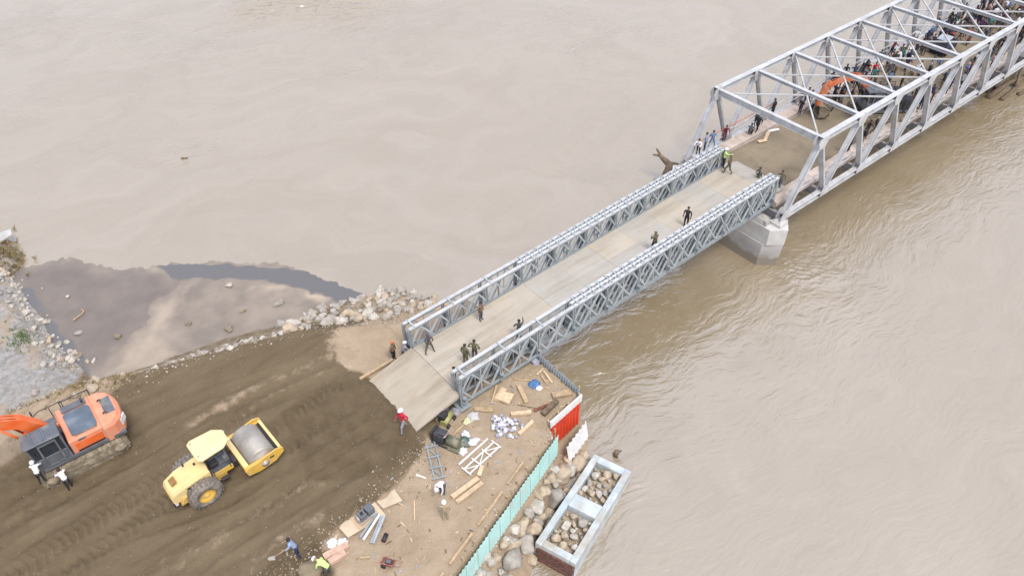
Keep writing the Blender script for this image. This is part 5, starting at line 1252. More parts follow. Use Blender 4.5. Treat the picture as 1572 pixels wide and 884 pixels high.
machine('hand_cart', 'red and black hand cart on the sand at the bottom of the picture', 'cart', (-8.6, -9.4, gz(-8.6, -9.4)), R(-55), [
    ('tray', 'red_metal', lambda b: b.ring([(-0.5, -0.3), (0.5, -0.3), (0.5, 0.3), (-0.5, 0.3)], [(-0.45, -0.25), (0.45, -0.25), (0.45, 0.25), (-0.45, 0.25)], 'z', 0.35, 0.6), 0),
    ('tray_floor', 'rust', lambda b: b.box((0, 0, 0.36), (0.92, 0.52, 0.03)), 0),
    ('handle', 'red_metal', lambda b: (b.cyl((0.4, -0.25, 0.5), (1.15, -0.25, 0.75), 0.025, n=6), b.cyl((0.4, 0.25, 0.5), (1.15, 0.25, 0.75), 0.025, n=6), b.cyl((1.15, -0.25, 0.75), (1.15, 0.25, 0.75), 0.025, n=6)), 0),
    ('wheel', 'black', lambda b: b.lathe([(0.13, -0.05), (0.22, -0.05), (0.22, 0.05), (0.13, 0.05)], (-0.3, -0.36, 0.22), 'y', 16), 0),
    ('wheel', 'black', lambda b: b.lathe([(0.13, -0.05), (0.22, -0.05), (0.22, 0.05), (0.13, 0.05)], (-0.3, 0.36, 0.22), 'y', 16), 0),
    ('motor', 'cab_grey', lambda b: b.box((0.05, 0, 0.55), (0.4, 0.3, 0.3)), 0.03),
    ('leg', 'red_metal', lambda b: b.cyl((0.4, 0.2, 0.36), (0.4, 0.2, 0.0), 0.025, n=6), 0)])
bpy.data.objects['hand_cart'].scale = (0.62, 0.62, 0.62)
# bags, cloths, sacks
def cloth_heap(nm, label, cat, x, y, z, r, h, m, seed, group=None, sx=1.0):
    bm = bmesh.new(); bmesh.ops.create_icosphere(bm, subdivisions=3, radius=1.0); off = Vector((seed * 3.1, seed * 1.7, 0))
    for v in bm.verts:
        p = v.co; k = 1 + 0.45 * noise.noise(p * 2.1 + off) + 0.2 * noise.noise(p * 5 + off)
        v.co = Vector((p.x * r * k * sx, p.y * r * k, max(p.z * h * k, -0.05)))
    me = bpy.data.meshes.new(nm); bm.to_mesh(me); bm.free()
    for p in me.polygons: p.use_smooth = True
    return tag(obj(nm, me, m, None, (x, y, z), (0, 0, seed)), label, cat, group)
cloth_heap('cloth', 'crumpled blue and white cloth on the sand below the panel bridge', 'cloth', 4.5, -5.1, PZ, 0.34, 0.18, 'blue_cloth', 1)
cloth_heap('paper', 'white scrap lying against the crumpled blue cloth', 'scrap', 4.55, -5.52, PZ, 0.2, 0.08, 'white_cloth', 2)
cloth_heap('tarpaulin', 'dark green tarpaulin heap beside the generator', 'tarpaulin', -1.35, -5.85, PZ, 0.36, 0.26, 'green_cloth', 3)
cloth_heap('sack', 'white sack on the dark green tarpaulin, uphill one', 'sack', -1.0, -5.55, PZ + 0.1, 0.26, 0.22, 'bag_white', 4)
cloth_heap('sack', 'white sack in front of the dark green tarpaulin', 'sack', -1.75, -6.3, PZ, 0.26, 0.28, 'bag_white', 5)
cloth_heap('sack', 'white sack at the right end of the dark green tarpaulin', 'sack', -0.9, -6.15, PZ, 0.24, 0.2, 'bag_white', 6, sx=1.6)
cloth_heap('sack', 'white rounded sack by the pinkish timbers, uphill one', 'sack', -10.2, -6.62, gz(-10.2, -6.62), 0.27, 0.26, 'white_cloth', 7)
cloth_heap('sack', 'white rounded sack by the pinkish timbers, nearer the engine', 'sack', -9.78, -6.92, gz(-9.78, -6.92), 0.27, 0.24, 'white_cloth', 8)
cloth_heap('tarpaulin', 'grey sheet crumpled behind the compressor', 'tarpaulin', -0.35, -3.75, PZ, 0.35, 0.2, 'bag_grey', 9)
cloth_heap('soil_heap', 'brown soil heap beside the blue shirted worker', 'soil heap', -11.75, -7.25, gz(-11.75, -7.25), 0.6, 0.35, 'bridge_dirt', 10)
cloth_heap('soil_heap', 'grey lump of mortar below the panel bridge, next to the board', 'mortar heap', 0.2, -4.75, PZ, 0.36, 0.2, 'concrete', 12)
cloth_heap('sack', 'small grey sack under the panel bridge by the blue grey fence', 'sack', 5.75, -3.75, PZ, 0.3, 0.3, 'bag_grey', 13)
BAGL = set()
for i in range(260):
    a = rng.uniform(0, 6.28); q = rng.random() ** 0.6
    dx = 0.70 * q * math.cos(a) + (0.4 if i % 5 == 0 else 0); dy = 0.85 * q * math.sin(a) - (0.45 if i % 5 == 0 else 0)
    ml = rng.choice(['bag_white', 'bag_white', 'bag_grey']); rr = rng.uniform(0.06, 0.14)
    side = ('gate' if dx > 0 else 'road') if abs(dx) > abs(dy) else ('bridge' if dy > 0 else 'fence')
    ring = 'on top of' if q < 0.45 else 'inside' if q < 0.75 else 'at the rim of'
    lab = ('big' if rr > 0.115 else 'mid-sized' if rr > 0.085 else 'little') + (' white' if ml == 'bag_white' else ' grey') + f' plastic bag {ring} the litter heap, {side} side'
    if lab in BAGL: continue
    BAGL.add(lab)
    cloth_heap('plastic_bag', lab, 'bag', 1.05 + dx, -6.35 + dy, PZ + 0.05 + 0.22 * (1 - q), rr, rr * 0.85, ml, 30 + i, 'plastic bags in the litter heap')
# wood chips, offcuts and scraps trodden into the sand: nobody could count them
lt = MB()
for i in range(420):
    x = rng.uniform(-10.5, 5.6); y = rng.uniform(-11.5, -4.2)
    if y < -8.6 + (x - 2.9) * 0.335 + 0.35 or y > -4.3 + min(0, (x + 3) * 0.28): continue
    lt.box((x, y, gz(x, y) + 0.02), (rng.uniform(0.04, 0.34), rng.uniform(0.02, 0.07), 0.025), rz=rng.uniform(0, 3.1), ry=rng.uniform(-0.2, 0.2), mi=rng.choice((0, 0, 1, 2, 3)))
tag(lt.build('litter', ['wood', 'wood_dark', 'bag_grey', 'wood_pale']), 'wood chips and scraps trodden into the sandy work pad', 'litter', kind='stuff')
# ------------------------------------------------------------------ driftwood
def drift(nm, label, loc, logs, m='wood_dark'):
    t = thing(nm, label, 'driftwood', loc)
    for (a, b, r0, r1) in logs:
        a = Vector(a); b = Vector(b); mid = (a + b) / 2 + Vector((rng.uniform(-.2, .2), rng.uniform(-.2, .2), rng.uniform(-.1, .2))) * (b - a).length * 0.4
        mm = MB(); ps = [a, a.lerp(mid, .5) + Vector((0, 0, .03)), mid, mid.lerp(b, .5), b]; n = 8; vs = []
        for i, p in enumerate(ps):
            d = (ps[min(i + 1, 4)] - ps[max(i - 1, 0)]).normalized(); u = Vector((0.1, 0.2, 1)); rr = d.cross(u).normalized(); uu = rr.cross(d); r = r0 + (r1 - r0) * i / 4
            vs += [p + (rr * math.cos(2 * PI * k / n) + uu * math.sin(2 * PI * k / n)) * r * rng.uniform(0.8, 1.2) for k in range(n)]
        fs = [(i * n + k, i * n + (k + 1) % n, (i + 1) * n + (k + 1) % n, (i + 1) * n + k) for i in range(4) for k in range(n)] + [tuple(range(n - 1, -1, -1)), tuple(range(4 * n, 5 * n))]
        mm.add(vs, fs, 0, True).build('branch', m, t)
    return t
drift('tree_stump', 'gnarled dark tree stump with roots caught behind the far truss of the panel bridge', (30.3, 6.7, WZ), [((-0.9, -0.5, -0.4), (1.0, 0.5, 1.9), 0.95, 0.75), ((0.2, -0.6, 0.2), (1.3, -0.9, 2.2), 0.7, 0.5), ((0.7, 0.5, 1.7), (0.4, 1.9, 2.5), 0.34, 0.16), ((0.4, 1.9, 2.5), (0.35, 2.3, 3.0), 0.13, 0.06), ((0.4, 1.85, 2.45), (0.0, 2.35, 2.5), 0.13, 0.05), ((0.9, -0.2, 1.9), (1.9, -0.9, 2.3), 0.35, 0.15), ((-0.5, 0.3, 0.9), (-1.3, 0.8, 1.2), 0.3, 0.12)])
drift('driftwood', 'weathered log lying on the bank behind the far end of the panel bridge', (4.7, 4.6, gz(4.7, 4.6)), [((-1.0, 0.1, 0.15), (1.0, -0.3, 0.25), 0.14, 0.1), ((-0.8, 0.1, 0.2), (-1.0, 0.8, 0.4), 0.09, 0.04), ((-1.0, 0.1, 0.2), (-1.5, 0.3, 0.5), 0.08, 0.03)], 'wood')
drift('driftwood', 'dark tangle of driftwood stranded in the water beside the truss bridge', (70.5, -3.8, WZ), [((-3, 0.5, 0.1), (6, -0.6, 0.3), 0.35, 0.2), ((-2.4, -0.6, 0.05), (5, 0.3, 0.2), 0.25, 0.18), ((-1, 0.8, 0.5), (4, 1.6, 0.6), 0.3, 0.2), ((0, -1.2, 0.1), (6, -1.8, 0.15), 0.22, 0.1), ((1, -0.4, 0.4), (5, 1.0, 0.7), 0.2, 0.1), ((-2, 1.4, 0.3), (3, 1.8, 0.9), 0.4, 0.3)], 'wood_dark')
drift('driftwood', 'bleached branch by the tip of the gravel bank', (-17.6, 39.6, WZ), [((-1.5, 0, 0.2), (0.9, 0.6, 0.5), 0.2, 0.1), ((0.3, 0.3, 0.4), (0.9, 1.3, 0.6), 0.1, 0.05), ((-0.8, 0, 0.3), (-0.4, -0.9, 0.6), 0.1, 0.04)], 'wood')
drift('driftwood', 'small bent twig in the slack water by the gravel bank', (-14.9, 23.3, WZ + 0.05), [((-0.5, 0, 0.1), (0.4, 0.3, 0.2), 0.06, 0.04), ((0.4, 0.3, 0.2), (0.3, 0.9, 0.15), 0.05, 0.02)], 'wood')
drift('driftwood', 'tiny dark stick drifting far out on the river', (-0.66, 39.3, WZ), [((-0.25, 0.15, 0.02), (0.25, -0.15, 0.06), 0.09, 0.05)], 'wood_dark')
drift('driftwood', 'dark stub standing in the water beside the far corner of the caisson', (6.75, -10.35, WZ), [((0, 0, -0.3), (0.08, 0.1, 0.45), 0.2, 0.15), ((0.1, 0.1, 0.3), (0.25, -0.1, 0.55), 0.08, 0.05)], 'wood_dark')
# ------------------------------------------------------------------ people
SKINC = mat('skin', (0.30, 0.17, 0.10), 0.6, 0, 0.08); mat('hair', (0.012, 0.01, 0.01), 0.6); mat('shoe', (0.05, 0.045, 0.04), 0.8)
CLOTH = {'black': (0.018, 0.018, 0.022), 'dark grey': (0.07, 0.07, 0.08), 'navy blue': (0.022, 0.03, 0.075), 'maroon': (0.13, 0.02, 0.03), 'white': (0.72, 0.71, 0.73), 'grey': (0.26, 0.26, 0.28), 'olive': (0.11, 0.105, 0.06), 'blue': (0.12, 0.2, 0.36), 'red': (0.50, 0.02, 0.045), 'pink': (0.55, 0.33, 0.36), 'teal': (0.03, 0.2, 0.2), 'brown': (0.17, 0.11, 0.07), 'khaki': (0.36, 0.29, 0.19), 'lime': (0.50, 0.72, 0.22), 'purple': (0.13, 0.06, 0.17), 'pale blue': (0.22, 0.29, 0.42), 'orange': (0.6, 0.16, 0.05)}
for k, c in CLOTH.items(): mat('cloth_' + k, c, 0.85, 0, 0.15, 8)
def skel(pose):
    """joint -> (x forward, y left, z up, radius a, radius b)"""
    J = dict(pelvis=(0, 0, .90, .145, .115), waist=(0, 0, 1.05, .135, .10), chest=(0, 0, 1.25, .155, .115), neckb=(0, 0, 1.40, .075, .075), neck=(.01, 0, 1.45, .055, .055), head=(.02, 0, 1.54, .085, .095), crown=(.015, 0, 1.63, .068, .078))
    for s, n in ((1, 'l'), (-1, 'r')):
        J.update({'sh' + n: (0, .19 * s, 1.35, .062, .062), 'el' + n: (-.02, .25 * s, 1.09, .045, .045), 'wr' + n: (.05, .25 * s, .86, .032, .03), 'ha' + n: (.07, .245 * s, .76, .03, .04), 'hip' + n: (0, .095 * s, .85, .095, .095), 'kn' + n: (.02, .10 * s, .47, .065, .065), 'an' + n: (-.01, .10 * s, .09, .045, .045), 'to' + n: (.13, .11 * s, .04, .035, .045)})
    def upd(**k):
        for a, b in k.items(): J[a] = (*b, *J[a][3:])
    def shift(names, d):
        for a in names: v = J[a]; J[a] = (v[0] + d[0], v[1] + d[1], v[2] + d[2], v[3], v[4])
    UP = ['waist', 'chest', 'neckb', 'neck', 'head', 'crown', 'shl', 'shr', 'ell', 'elr', 'wrl', 'wrr', 'hal', 'har']
    if pose == 'hips':
        upd(ell=(-.1, .36, 1.14), elr=(-.1, -.36, 1.14), wrl=(.06, .2, .98), wrr=(.06, -.2, .98), hal=(.1, .14, .97), har=(.1, -.14, .97))
    if pose == 'walk':
        upd(knl=(.2, .1, .5), anl=(.24, .1, .12), tol=(.37, .1, .09), knr=(-.06, -.1, .46), anr=(-.28, -.1, .16), tor=(-.17, -.1, .05), ell=(-.14, .24, 1.11), wrl=(-.08, .24, .9), hal=(-.05, .24, .82), elr=(.06, -.25, 1.1), wrr=(.22, -.24, .93), har=(.3, -.23, .87))
    if pose == 'apart':
        upd(knl=(.02, .2, .47), anl=(0, .27, .09), tol=(.13, .29, .04), knr=(.02, -.2, .47), anr=(0, -.27, .09), tor=(.13, -.29, .04), ell=(.1, .26, 1.12), elr=(.1, -.26, 1.12), wrl=(.27, .1, 1.2), wrr=(.27, -.1, 1.2), hal=(.33, .04, 1.23), har=(.33, -.04, 1.23))
    if pose == 'crouch':
        for n, s in (('l', 1), ('r', -1)):
            upd(**{'hip' + n: (-.05, .1 * s, .30), 'kn' + n: (.28, .16 * s, .46), 'an' + n: (.1, .13 * s, .09), 'to' + n: (.23, .15 * s, .04)})
        upd(pelvis=(-.08, 0, .32)); shift(UP, (0.02, 0, -.58)); shift(['chest', 'neckb', 'neck', 'head', 'crown', 'shl', 'shr'], (.12, 0, -.02)); upd(ell=(.22, .26, .6), elr=(.22, -.26, .6), wrl=(.38, .12, .55), wrr=(.38, -.12, .55), hal=(.44, .05, .52), har=(.44, -.05, .52))
    if pose == 'bend':
        upd(pelvis=(-.15, 0, .86), hipl=(-.12, .1, .82), hipr=(-.12, -.1, .82), waist=(-.02, 0, .98), chest=(.2, 0, 1.08), neckb=(.34, 0, 1.12), neck=(.39, 0, 1.13), head=(.48, 0, 1.14), crown=(.57, 0, 1.16), shl=(.3, .19, 1.08), shr=(.3, -.19, 1.08), ell=(.36, .22, .82), elr=(.36, -.22, .82), wrl=(.42, .16, .6), wrr=(.42, -.16, .6), hal=(.45, .13, .51), har=(.45, -.13, .51), knl=(.03, .12, .46), knr=(.0, -.12, .46))
    if pose == 'reach':
        upd(elr=(.2, -.28, 1.3), wrr=(.45, -.3, 1.36), har=(.54, -.3, 1.38), ell=(.05, .3, 1.12), wrl=(.22, .25, 1.02), hal=(.3, .22, 1.02))
    if pose == 'lean':
        shift(UP, (.06, 0, 0)); shift(['chest', 'neckb', 'neck', 'head', 'crown', 'shl', 'shr'], (.12, 0, -.04)); upd(ell=(.32, .26, 1.12), elr=(.32, -.26, 1.12), wrl=(.5, .2, 1.08), wrr=(.5, -.2, 1.08), hal=(.58, .18, 1.08), har=(.58, -.18, 1.08), anl=(-.12, .12, .09), tol=(.0, .13, .04))
    if pose == 'sit':
        for n, s in (('l', 1), ('r', -1)):
            upd(**{'hip' + n: (.02, .1 * s, .46), 'kn' + n: (.42, .13 * s, .48), 'an' + n: (.44, .13 * s, .09), 'to' + n: (.57, .14 * s, .04)})
        upd(pelvis=(-.02, 0, .50)); shift(UP, (-.02, 0, -.40)); upd(ell=(.1, .27, .75), elr=(.1, -.27, .75), wrl=(.3, .16, .64), wrr=(.3, -.16, .64), hal=(.38, .12, .62), har=(.38, -.12, .62))
    return J
EDG = [('pelvis', 'waist'), ('waist', 'chest'), ('chest', 'neckb'), ('neckb', 'neck'), ('neck', 'head'), ('head', 'crown')]
for n in 'lr': EDG += [('chest', 'sh' + n), ('sh' + n, 'el' + n), ('el' + n, 'wr' + n), ('wr' + n, 'ha' + n), ('pelvis', 'hip' + n), ('hip' + n, 'kn' + n), ('kn' + n, 'an' + n), ('an' + n, 'to' + n)]
def region(a, b):
    if 'head' in (a, b) or 'crown' in (a, b) or a == 'neckb': return 0
    if a[:2] in ('wr',) or b[:2] in ('ha',): return 0
    if a[:2] == 'el': return 3
    if b[:2] in ('to',): return 4
    if a[:3] == 'hip' or a[:2] == 'kn' or b[:3] == 'hip': return 2
    return 1
BODY = {}; HEADS = {}
def make_body(pose):
    J = skel(pose); names = list(J); idx = {n: i for i, n in enumerate(names)}
    me = bpy.data.meshes.new('person_skeleton'); me.from_pydata([J[n][:3] for n in names], [(idx[a], idx[b]) for a, b in EDG], [])
    o = bpy.data.objects.new('person_skeleton', me); COL.objects.link(o)
    sk = o.modifiers.new('skin', 'SKIN'); sk.use_smooth_shade = True; sk.branch_smoothing = 0.3
    ss = o.modifiers.new('sub', 'SUBSURF'); ss.levels = 1; ss.render_levels = 1
    bm = bmesh.new(); bm.from_mesh(me); bm.verts.ensure_lookup_table(); lay = bm.verts.layers.skin.verify()
    for n in names:
        v = bm.verts[idx[n]][lay]; v.radius = (J[n][3], J[n][4]); v.use_root = (n == 'pelvis')
    bm.to_mesh(me); bm.free()
    dg = bpy.context.evaluated_depsgraph_get(); dg.update()
    out = bpy.data.meshes.new_from_object(o.evaluated_get(dg)); out.name = 'person'
    bpy.data.objects.remove(o)
    segs = [(Vector(J[a][:3]), Vector(J[b][:3]), region(a, b), (J[a][3] + J[b][3]) / 2) for a, b in EDG]
    zmin = min(v.co.z for v in out.vertices)
    for p in out.polygons:
        c = p.center; best = None
        for a, b, r, w in segs:
            d = b - a; t = max(0, min(1, (c - a).dot(d) / d.length_squared)); dist = (c - a - d * t).length / w
            if best is None or dist < best[0]: best = (dist, r)
        p.material_index = best[1]; p.use_smooth = True
    for v in out.vertices: v.co.z -= zmin
    for m in ('skin', 'cloth_grey', 'cloth_black', 'skin', 'shoe'): out.materials.append(MATS[m])
    hd = Vector(J['head'][:3]); cr = Vector(J['crown'][:3]); ax_ = (cr - hd).normalized(); hc = hd + ax_ * 0.045 - Vector((0, 0, zmin))
    q = Vector((0, 0, 1)).rotation_difference(ax_).to_matrix()
    def cap(kind):
        bm = bmesh.new(); bmesh.ops.create_uvsphere(bm, u_segments=12, v_segments=8, radius=1.0)
        cut = {'hair': -0.15, 'cap': 0.0, 'hard_hat': -0.05, 'headscarf': -0.95}[kind]
        rad = {'hair': (.098, .092, .105), 'cap': (.105, .10, .10), 'hard_hat': (.145, .125, .13), 'headscarf': (.115, .12, .17)}[kind]
        for v in bm.verts:
            p = v.co.copy(); z = p.z
            if z < cut: p *= (1 if kind == 'headscarf' else 0.96); p.z = cut
            k = 1.25 if (kind in ('cap', 'hard_hat') and z <= cut + 0.05 and p.x > 0.3) else 1.0
            if kind == 'headscarf' and z < -0.3: k = 1.25
            lp = Vector((p.x * rad[0] * k - (.012 if kind == 'hair' else 0), p.y * rad[1], p.z * rad[2] + (0.012 if kind != 'headscarf' else -0.03)))
            v.co = q @ lp + hc
        me = bpy.data.meshes.new(kind); bm.to_mesh(me); bm.free()
        for p in me.polygons: p.use_smooth = True
        return me
    BODY[pose] = out; HEADS[pose] = {k: cap(k) for k in ('hair', 'cap', 'hard_hat', 'headscarf')}
for ps in ('stand', 'hips', 'walk', 'apart', 'crouch', 'bend', 'reach', 'lean', 'sit'): make_body(ps)
POSEW = {'stand': 'standing', 'hips': 'hands on hips', 'walk': 'walking', 'apart': 'legs apart', 'crouch': 'crouching', 'bend': 'bending over', 'reach': 'reaching out', 'lean': 'leaning forward', 'sit': 'sitting'}
LABELS = set()
def person(x, y, z, rz, pose, shirt, trousers, head, hcol, label, group=None, sleeves=None, tilt=(0, 0), sc=None):
    o = obj('person', BODY[pose]); o.location = (x, y, z); o.rotation_euler = (tilt[0], tilt[1], rz)
    s = sc or random.uniform(0.95, 1.05); o.scale = (s * 1.04, s * 1.04, s)
    setmat(o, 0, 'skin'); setmat(o, 1, 'cloth_' + shirt); setmat(o, 2, 'cloth_' + trousers); setmat(o, 3, 'cloth_' + (sleeves or shirt) if sleeves != 'bare' else 'skin'); setmat(o, 4, 'shoe')
    h = obj(head, HEADS[pose][head], None, o)
    if not h.data.materials: h.data.materials.append(MATS['hair'])
    setmat(h, 0, 'hair' if head == 'hair' else 'cloth_' + hcol)
    tag(o, label, 'person', group); LABELS.add(label); return o
def on_deck(px, py): # world xy -> deck height of the panel bridge
    lx = px - B_LOC[0]; return bpt(lx, 0).z
G1 = 'people on the panel bridge'
def dk(x, y, *a, **k): return person(x, y, on_deck(x, y) + 0.005, *a, **k)
dk(0.55, 0.05, R(-100), 'apart', 'dark grey', 'olive', 'cap', 'dark grey', 'soldier in dark fatigues standing legs apart at the near end of the deck', G1)
dk(1.65, -2.15, R(20), 'stand', 'olive', 'olive', 'hair', '', 'soldier in olive fatigues near the truss end, left of two side by side', G1, 'olive')
dk(2.3, -2.2, R(35), 'hips', 'olive', 'dark grey', 'hair', '', 'soldier in olive shirt near the truss end, right of two side by side', G1, 'olive')
dk(4.6, 0.2, R(-70), 'stand', 'brown', 'dark grey', 'cap', 'black', 'person in brown standing against the far truss of the panel bridge', G1)
dk(5.4, -2.62, R(60), 'reach', 'dark grey', 'black', 'cap', 'black', 'person in grey leaning over the near truss, one arm out', G1)
dk(0.2, -3.05, R(150), 'stand', 'black', 'black', 'hair', '', 'person in black standing against the end post of the near truss', G1)
dk(17.75, -2.3, R(80), 'apart', 'olive', 'black', 'cap', 'olive', 'soldier in olive halfway along the panel bridge beside the near truss', G1)
dk(21.5, -1.9, R(200), 'stand', 'black', 'black', 'hair', '', 'lone person all in black on the deck past halfway', G1)
dk(29.3, 1.15, R(-40), 'reach', 'lime', 'black', 'hard_hat', 'white', 'worker in lime vest and white helmet at the far truss end', G1, 'lime')
dk(28.9, 0.35, R(100), 'walk', 'olive', 'olive', 'cap', 'olive', 'soldier in olive beside the lime vested worker', G1, 'olive')
person(31.0, -1.25, DKZ + 0.32, R(150), 'crouch', 'dark grey', 'olive', 'hair', '', 'person crouching on the far ramp of the panel bridge', G1)
person(31.3, -2.85, DKZ + 0.15, R(190), 'walk', 'olive', 'dark grey', 'hair', '', 'soldier walking past the far end of the near panel truss', G1, 'olive')
G2 = 'people at the near end of the panel bridge'
person(-0.95, 1.95, gz(-0.95, 1.95), R(-60), 'stand', 'brown', 'black', 'cap', 'orange', 'person in brown with orange cap behind the end of the far truss', G2, 'black')
person(-0.45, 1.62, gz(-0.45, 1.62), R(-20), 'lean', 'grey', 'dark grey', 'hard_hat', 'white', 'white helmeted worker at the end post of the far truss', G2)
person(-3.62, -3.3, 0.04, R(190), 'walk', 'red', 'grey', 'hard_hat', 'white', 'worker in red shirt and white helmet walking at the foot of the ramp', G2, 'red', sc=1.14)
G3 = 'workers on the work pad'
person(-4.15, -7.75, PZ, R(-150), 'bend', 'white', 'dark grey', 'hard_hat', 'white', 'worker in white bending over beside the lattice frame', G3, 'white')
person(-4.95, -9.15, gz(-4.95, -9.15), R(60), 'stand', 'khaki', 'khaki', 'hard_hat', 'white', 'white helmeted worker in khaki facing the bending worker', G3)
person(-11.85, -6.3, gz(-11.85, -6.3), R(150), 'lean', 'pale blue', 'navy blue', 'hair', '', 'worker in pale blue shirt digging at the road edge', G3, 'bare')
person(-11.15, -7.95, gz(-11.15, -7.95), R(120), 'bend', 'lime', 'dark grey', 'hard_hat', 'white', 'worker in lime vest and white helmet by the pinkish timbers', G3, 'lime')
# a shovel in the hands of the digging worker
sh = thing('shovel', 'shovel held by the worker in pale blue shirt', 'shovel', (-12.55, -5.95, gz(-12.5, -5.9)), R(150))
MB().cyl((-0.75, 0, 1.05), (0.35, 0, 0.15), 0.02, n=6).build('handle', 'wood_pale', sh)
MB().poly([(0.3, -0.12), (0.6, -0.10), (0.68, 0), (0.6, 0.10), (0.3, 0.12)], 'z', 0.06, 0.09).build('blade', 'drum_steel', sh)
G4 = 'people at the parked excavator'
person(-20.3, 5.3, 0.92, R(75), 'lean', 'white', 'black', 'hard_hat', 'white', 'person in white shirt and cap leaning in at the front of the orange excavator', G4, 'white')
person(-19.4, 4.85, 0.02, R(100), 'lean', 'white', 'black', 'hair', '', 'person with white shirt and dark vest leaning on the excavator track', G4, 'white')
# crowd on the truss bridge
def crowd_pt():
    while True:
        x = rng.uniform(38, 83); y = rng.uniform(-3.9, 3.95)
        d = 0.0
        if 42 < x < 62 and y > 2.0: d = 1.0
        elif x >= 50 and y > 1.2: d = 0.75
        elif 48.5 < x and y < -2.2: d = 0.9
        elif 38 < x < 49 and y < -3.1: d = 0.9
        elif 52 < x < 60 and -1.0 < y < 2.0: d = 0.25
        elif 66 < x: d = 0.45
        elif 44 < x < 52 and 0.6 < y < 2.2: d = 0.7
        if rng.random() < d: return x, y
cols = ['black'] * 6 + ['dark grey'] * 4 + ['navy blue'] * 4 + ['maroon', 'white', 'grey', 'olive', 'blue', 'pink', 'purple', 'brown', 'maroon', 'white', 'teal', 'red', 'grey']
PP = []; n = 0
BAYN = ['third', 'fourth', 'fifth', 'sixth', 'seventh', 'eighth', 'ninth', 'tenth', 'eleventh', 'twelfth']
for tries in range(9000):
    if n >= 245: break
    x, y = crowd_pt()
    if any((x - a) ** 2 + (y - b) ** 2 < 0.30 for a, b in PP): continue
    if (x - 46.6) ** 2 + (y + 1.2) ** 2 < 7: continue
    bay = int((x - T0) / P5); side = 'by the far truss' if y > 2.2 else 'by the near truss' if y < -2.0 else 'mid-road'
    for k in range(60):
        s_, t_ = rng.choice(cols), rng.choice(['black', 'black', 'dark grey', 'navy blue', 'grey', 'brown']); ps = rng.choice(['stand', 'stand', 'stand', 'hips', 'walk', 'apart', 'lean', 'reach', 'crouch'])
        lab = f'person in {s_} and {t_}, {POSEW[ps]} {side}, {BAYN[min(max(bay - 1, 0), 9)]} bay'
        if lab not in LABELS: break
    hd = rng.choice(['hair', 'hair', 'hair', 'cap', 'headscarf'])
    zz = DKZ + (0.275 if abs(y) > 3.0 else 0.09)
    person(x, y, zz, rng.uniform(0, 6.28), ps, s_, t_, hd, rng.choice(['black', 'white', 'grey', 'maroon', 'pink', 'navy blue']), lab, 'crowd on the truss bridge', rng.choice([None, 'bare']))
    PP.append((x, y)); n += 1
for (x, y, rz, ps, s_, t_, hd, hc, lab) in ((30.0, 4.2, 200, 'lean', 'white', 'black', 'hair', '', 'person in white shirt leaning at the corner of the truss bridge above the stump'), (30.9, 4.25, 120, 'stand', 'pale blue', 'navy blue', 'hair', '', 'person in pale blue standing at the end post of the far truss'), (31.7, 4.2, 60, 'apart', 'blue', 'blue', 'hair', '', 'person in blue shirt and trousers by the far truss end'), (33.3, 4.2, 230, 'lean', 'maroon', 'maroon', 'hair', '', 'person in maroon leaning on the rope at the far truss'), (37.3, 4.75 - 0.7, 250, 'reach', 'dark grey', 'black', 'hair', '', 'person in dark grey reaching over the rail at the third panel point'), (36.6, 3.35, 180, 'walk', 'black', 'black', 'hair', '', 'person in black stepping off the walkway, third panel'), (35.7, 3.4, 20, 'crouch', 'dark grey', 'black', 'hair', '', 'person crouching at the walkway edge, second panel'), (39.6, 4.05, 90, 'stand', 'black', 'black', 'cap', 'black', 'person in black at the far truss near the arm of the excavator')):
    person(x, y, DKZ + 0.275 if y > 3 else DKZ + 0.09, R(rz), ps, s_, t_, hd, hc, lab, 'people near the truss portal')
# planks and rubble beside them
slab([(36.2, 2.3), (37.4, 2.9), (37.6, 2.65), (36.3, 2.05)], DKZ + 0.12, 0.06, 'wood_pale', 'pale boards on the dirt inside the truss portal, longer one', 'board')
slab([(37.6, 3.0), (38.6, 2.6), (38.5, 2.35), (37.5, 2.7)], DKZ + 0.12, 0.06, 'white_paint', 'white board on the dirt inside the truss portal', 'board')
slab([(35.6, 2.5), (36.3, 2.2), (36.25, 1.95), (35.5, 2.2)], DKZ + 0.12, 0.06, 'wood_pale', 'pale boards on the dirt inside the truss portal, shorter one', 'board')
rp = MB(); rp.cyl((T0 + 0.3, 4.45, 1.75), (T0 + 11, 4.5, 1.7), 0.03, n=6)
tag(rp.build('safety_rope', 'cloth_orange'), 'orange safety rope strung along the far truss of the truss bridge', 'rope')
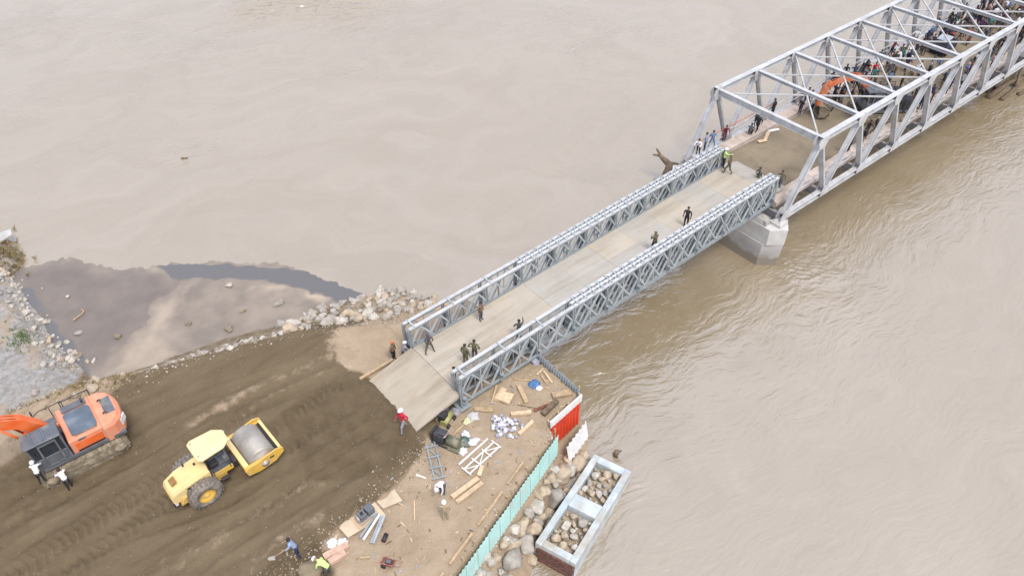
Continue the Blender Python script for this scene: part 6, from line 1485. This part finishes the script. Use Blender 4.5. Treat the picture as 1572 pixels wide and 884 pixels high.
# motorbikes
def make_bike():
    t = thing('motorbike', 'bike', 'motorbike')
    for x in (-0.62, 0.62):
        w = MB().lathe([(0.21, -0.045), (0.28, -0.05), (0.30, 0), (0.28, 0.05), (0.21, 0.045)], (x, 0, 0.30), 'y', 16).build('wheel', 'black', t)
        MB().lathe([(0, -0.03), (0.2, -0.015), (0.2, 0.015), (0, 0.03)], (x, 0, 0.30), 'y', 12).build('rim', 'drum_steel', w)
    MB().poly([(-0.5, 0.42), (-0.75, 0.78), (-0.1, 0.72), (0.15, 0.5), (0.4, 0.78), (0.52, 0.95), (0.6, 0.9), (0.45, 0.45), (0.1, 0.28), (-0.3, 0.28)], 'y', -0.11, 0.11).build('body', 'navy', t, bevel=0.03)
    MB().poly([(-0.78, 0.79), (-0.1, 0.73), (0.05, 0.80), (-0.3, 0.85), (-0.75, 0.87)], 'y', -0.13, 0.13).build('seat', 'black', t, bevel=0.02)
    MB().cyl((0.45, -0.33, 1.02), (0.45, 0.33, 1.02), 0.025, n=6).build('handlebar', 'dark_steel', t)
    MB().cyl((0.62, 0, 0.3), (0.48, 0, 0.95), 0.04, n=6).build('fork', 'drum_steel', t)
    MB().box((0.58, 0, 0.88), (0.08, 0.16, 0.14)).build('headlight', 'white_paint', t, bevel=0.02)
    return t
bk0 = make_bike()
for i, (x, y, a, w) in enumerate(((66.8, 2.9, 20, 'by the far walkway, eighth bay, first of the row'), (67.9, 3.0, 25, 'by the far walkway, eighth bay, second of the row'), (69.2, 2.7, 15, 'by the far walkway, eighth bay, last of the row'), (72.5, 2.6, -20, 'in the road, ninth bay, beside the crowd'), (74.4, 0.6, 30, 'in the road, tenth bay, near side'), (76.4, 2.4, 10, 'in the road, tenth bay, far side'), (63.4, 2.9, 40, 'next to the dark blue car, on its far side'), (58.7, -2.4, 10, 'by the near walkway, sixth bay'))):
    b_ = bk0 if i == 0 else copy_tree(bk0); b_.location = (x, y, DKZ + 0.07); b_.rotation_euler = (0, 0, R(a)); tag(b_, 'dark motorbike parked ' + w, 'motorbike', 'motorbikes on the truss bridge')
# small dark blue car
car = thing('car', 'dark blue car with pale roof stuck in the crowd on the truss bridge', 'car', (63.6, 1.35, DKZ + 0.07), R(8))
MB().poly([(-1.75, 0.32), (-1.78, 0.75), (-1.6, 0.92), (1.0, 0.92), (1.65, 0.78), (1.78, 0.55), (1.75, 0.32)], 'y', -0.78, 0.78).build('body', 'navy', car, bevel=0.07)
cab = MB(); s0 = [(-1.55, -0.70, 0.9), (0.95, -0.70, 0.9), (0.95, 0.70, 0.9), (-1.55, 0.70, 0.9)]; s1 = [(-1.25, -0.58, 1.42), (0.25, -0.58, 1.42), (0.25, 0.58, 1.42), (-1.25, 0.58, 1.42)]
cab.add(s0 + s1, [(0, 1, 5, 4), (1, 2, 6, 5), (2, 3, 7, 6), (3, 0, 4, 7), (0, 3, 2, 1), (4, 5, 6, 7)]); cab.build('windows', 'glass_dark', car)
MB().box((-0.5, 0, 1.445), (1.5, 1.14, 0.04)).build('roof', 'grey_sheet', car, bevel=0.015)
for x in (-1.1, 1.1):
    for s in (-1, 1):
        w = MB().lathe([(0.17, -0.09), (0.29, -0.09), (0.30, 0), (0.29, 0.09), (0.17, 0.09)], (x, s * 0.72, 0.29), 'y', 18).build('wheel', 'black', car)
for s in (-1, 1): MB().box((1.72, s * 0.55, 0.66), (0.08, 0.28, 0.14)).build('headlight', 'white_paint', car, bevel=0.02)
bpy.context.view_layer.update()
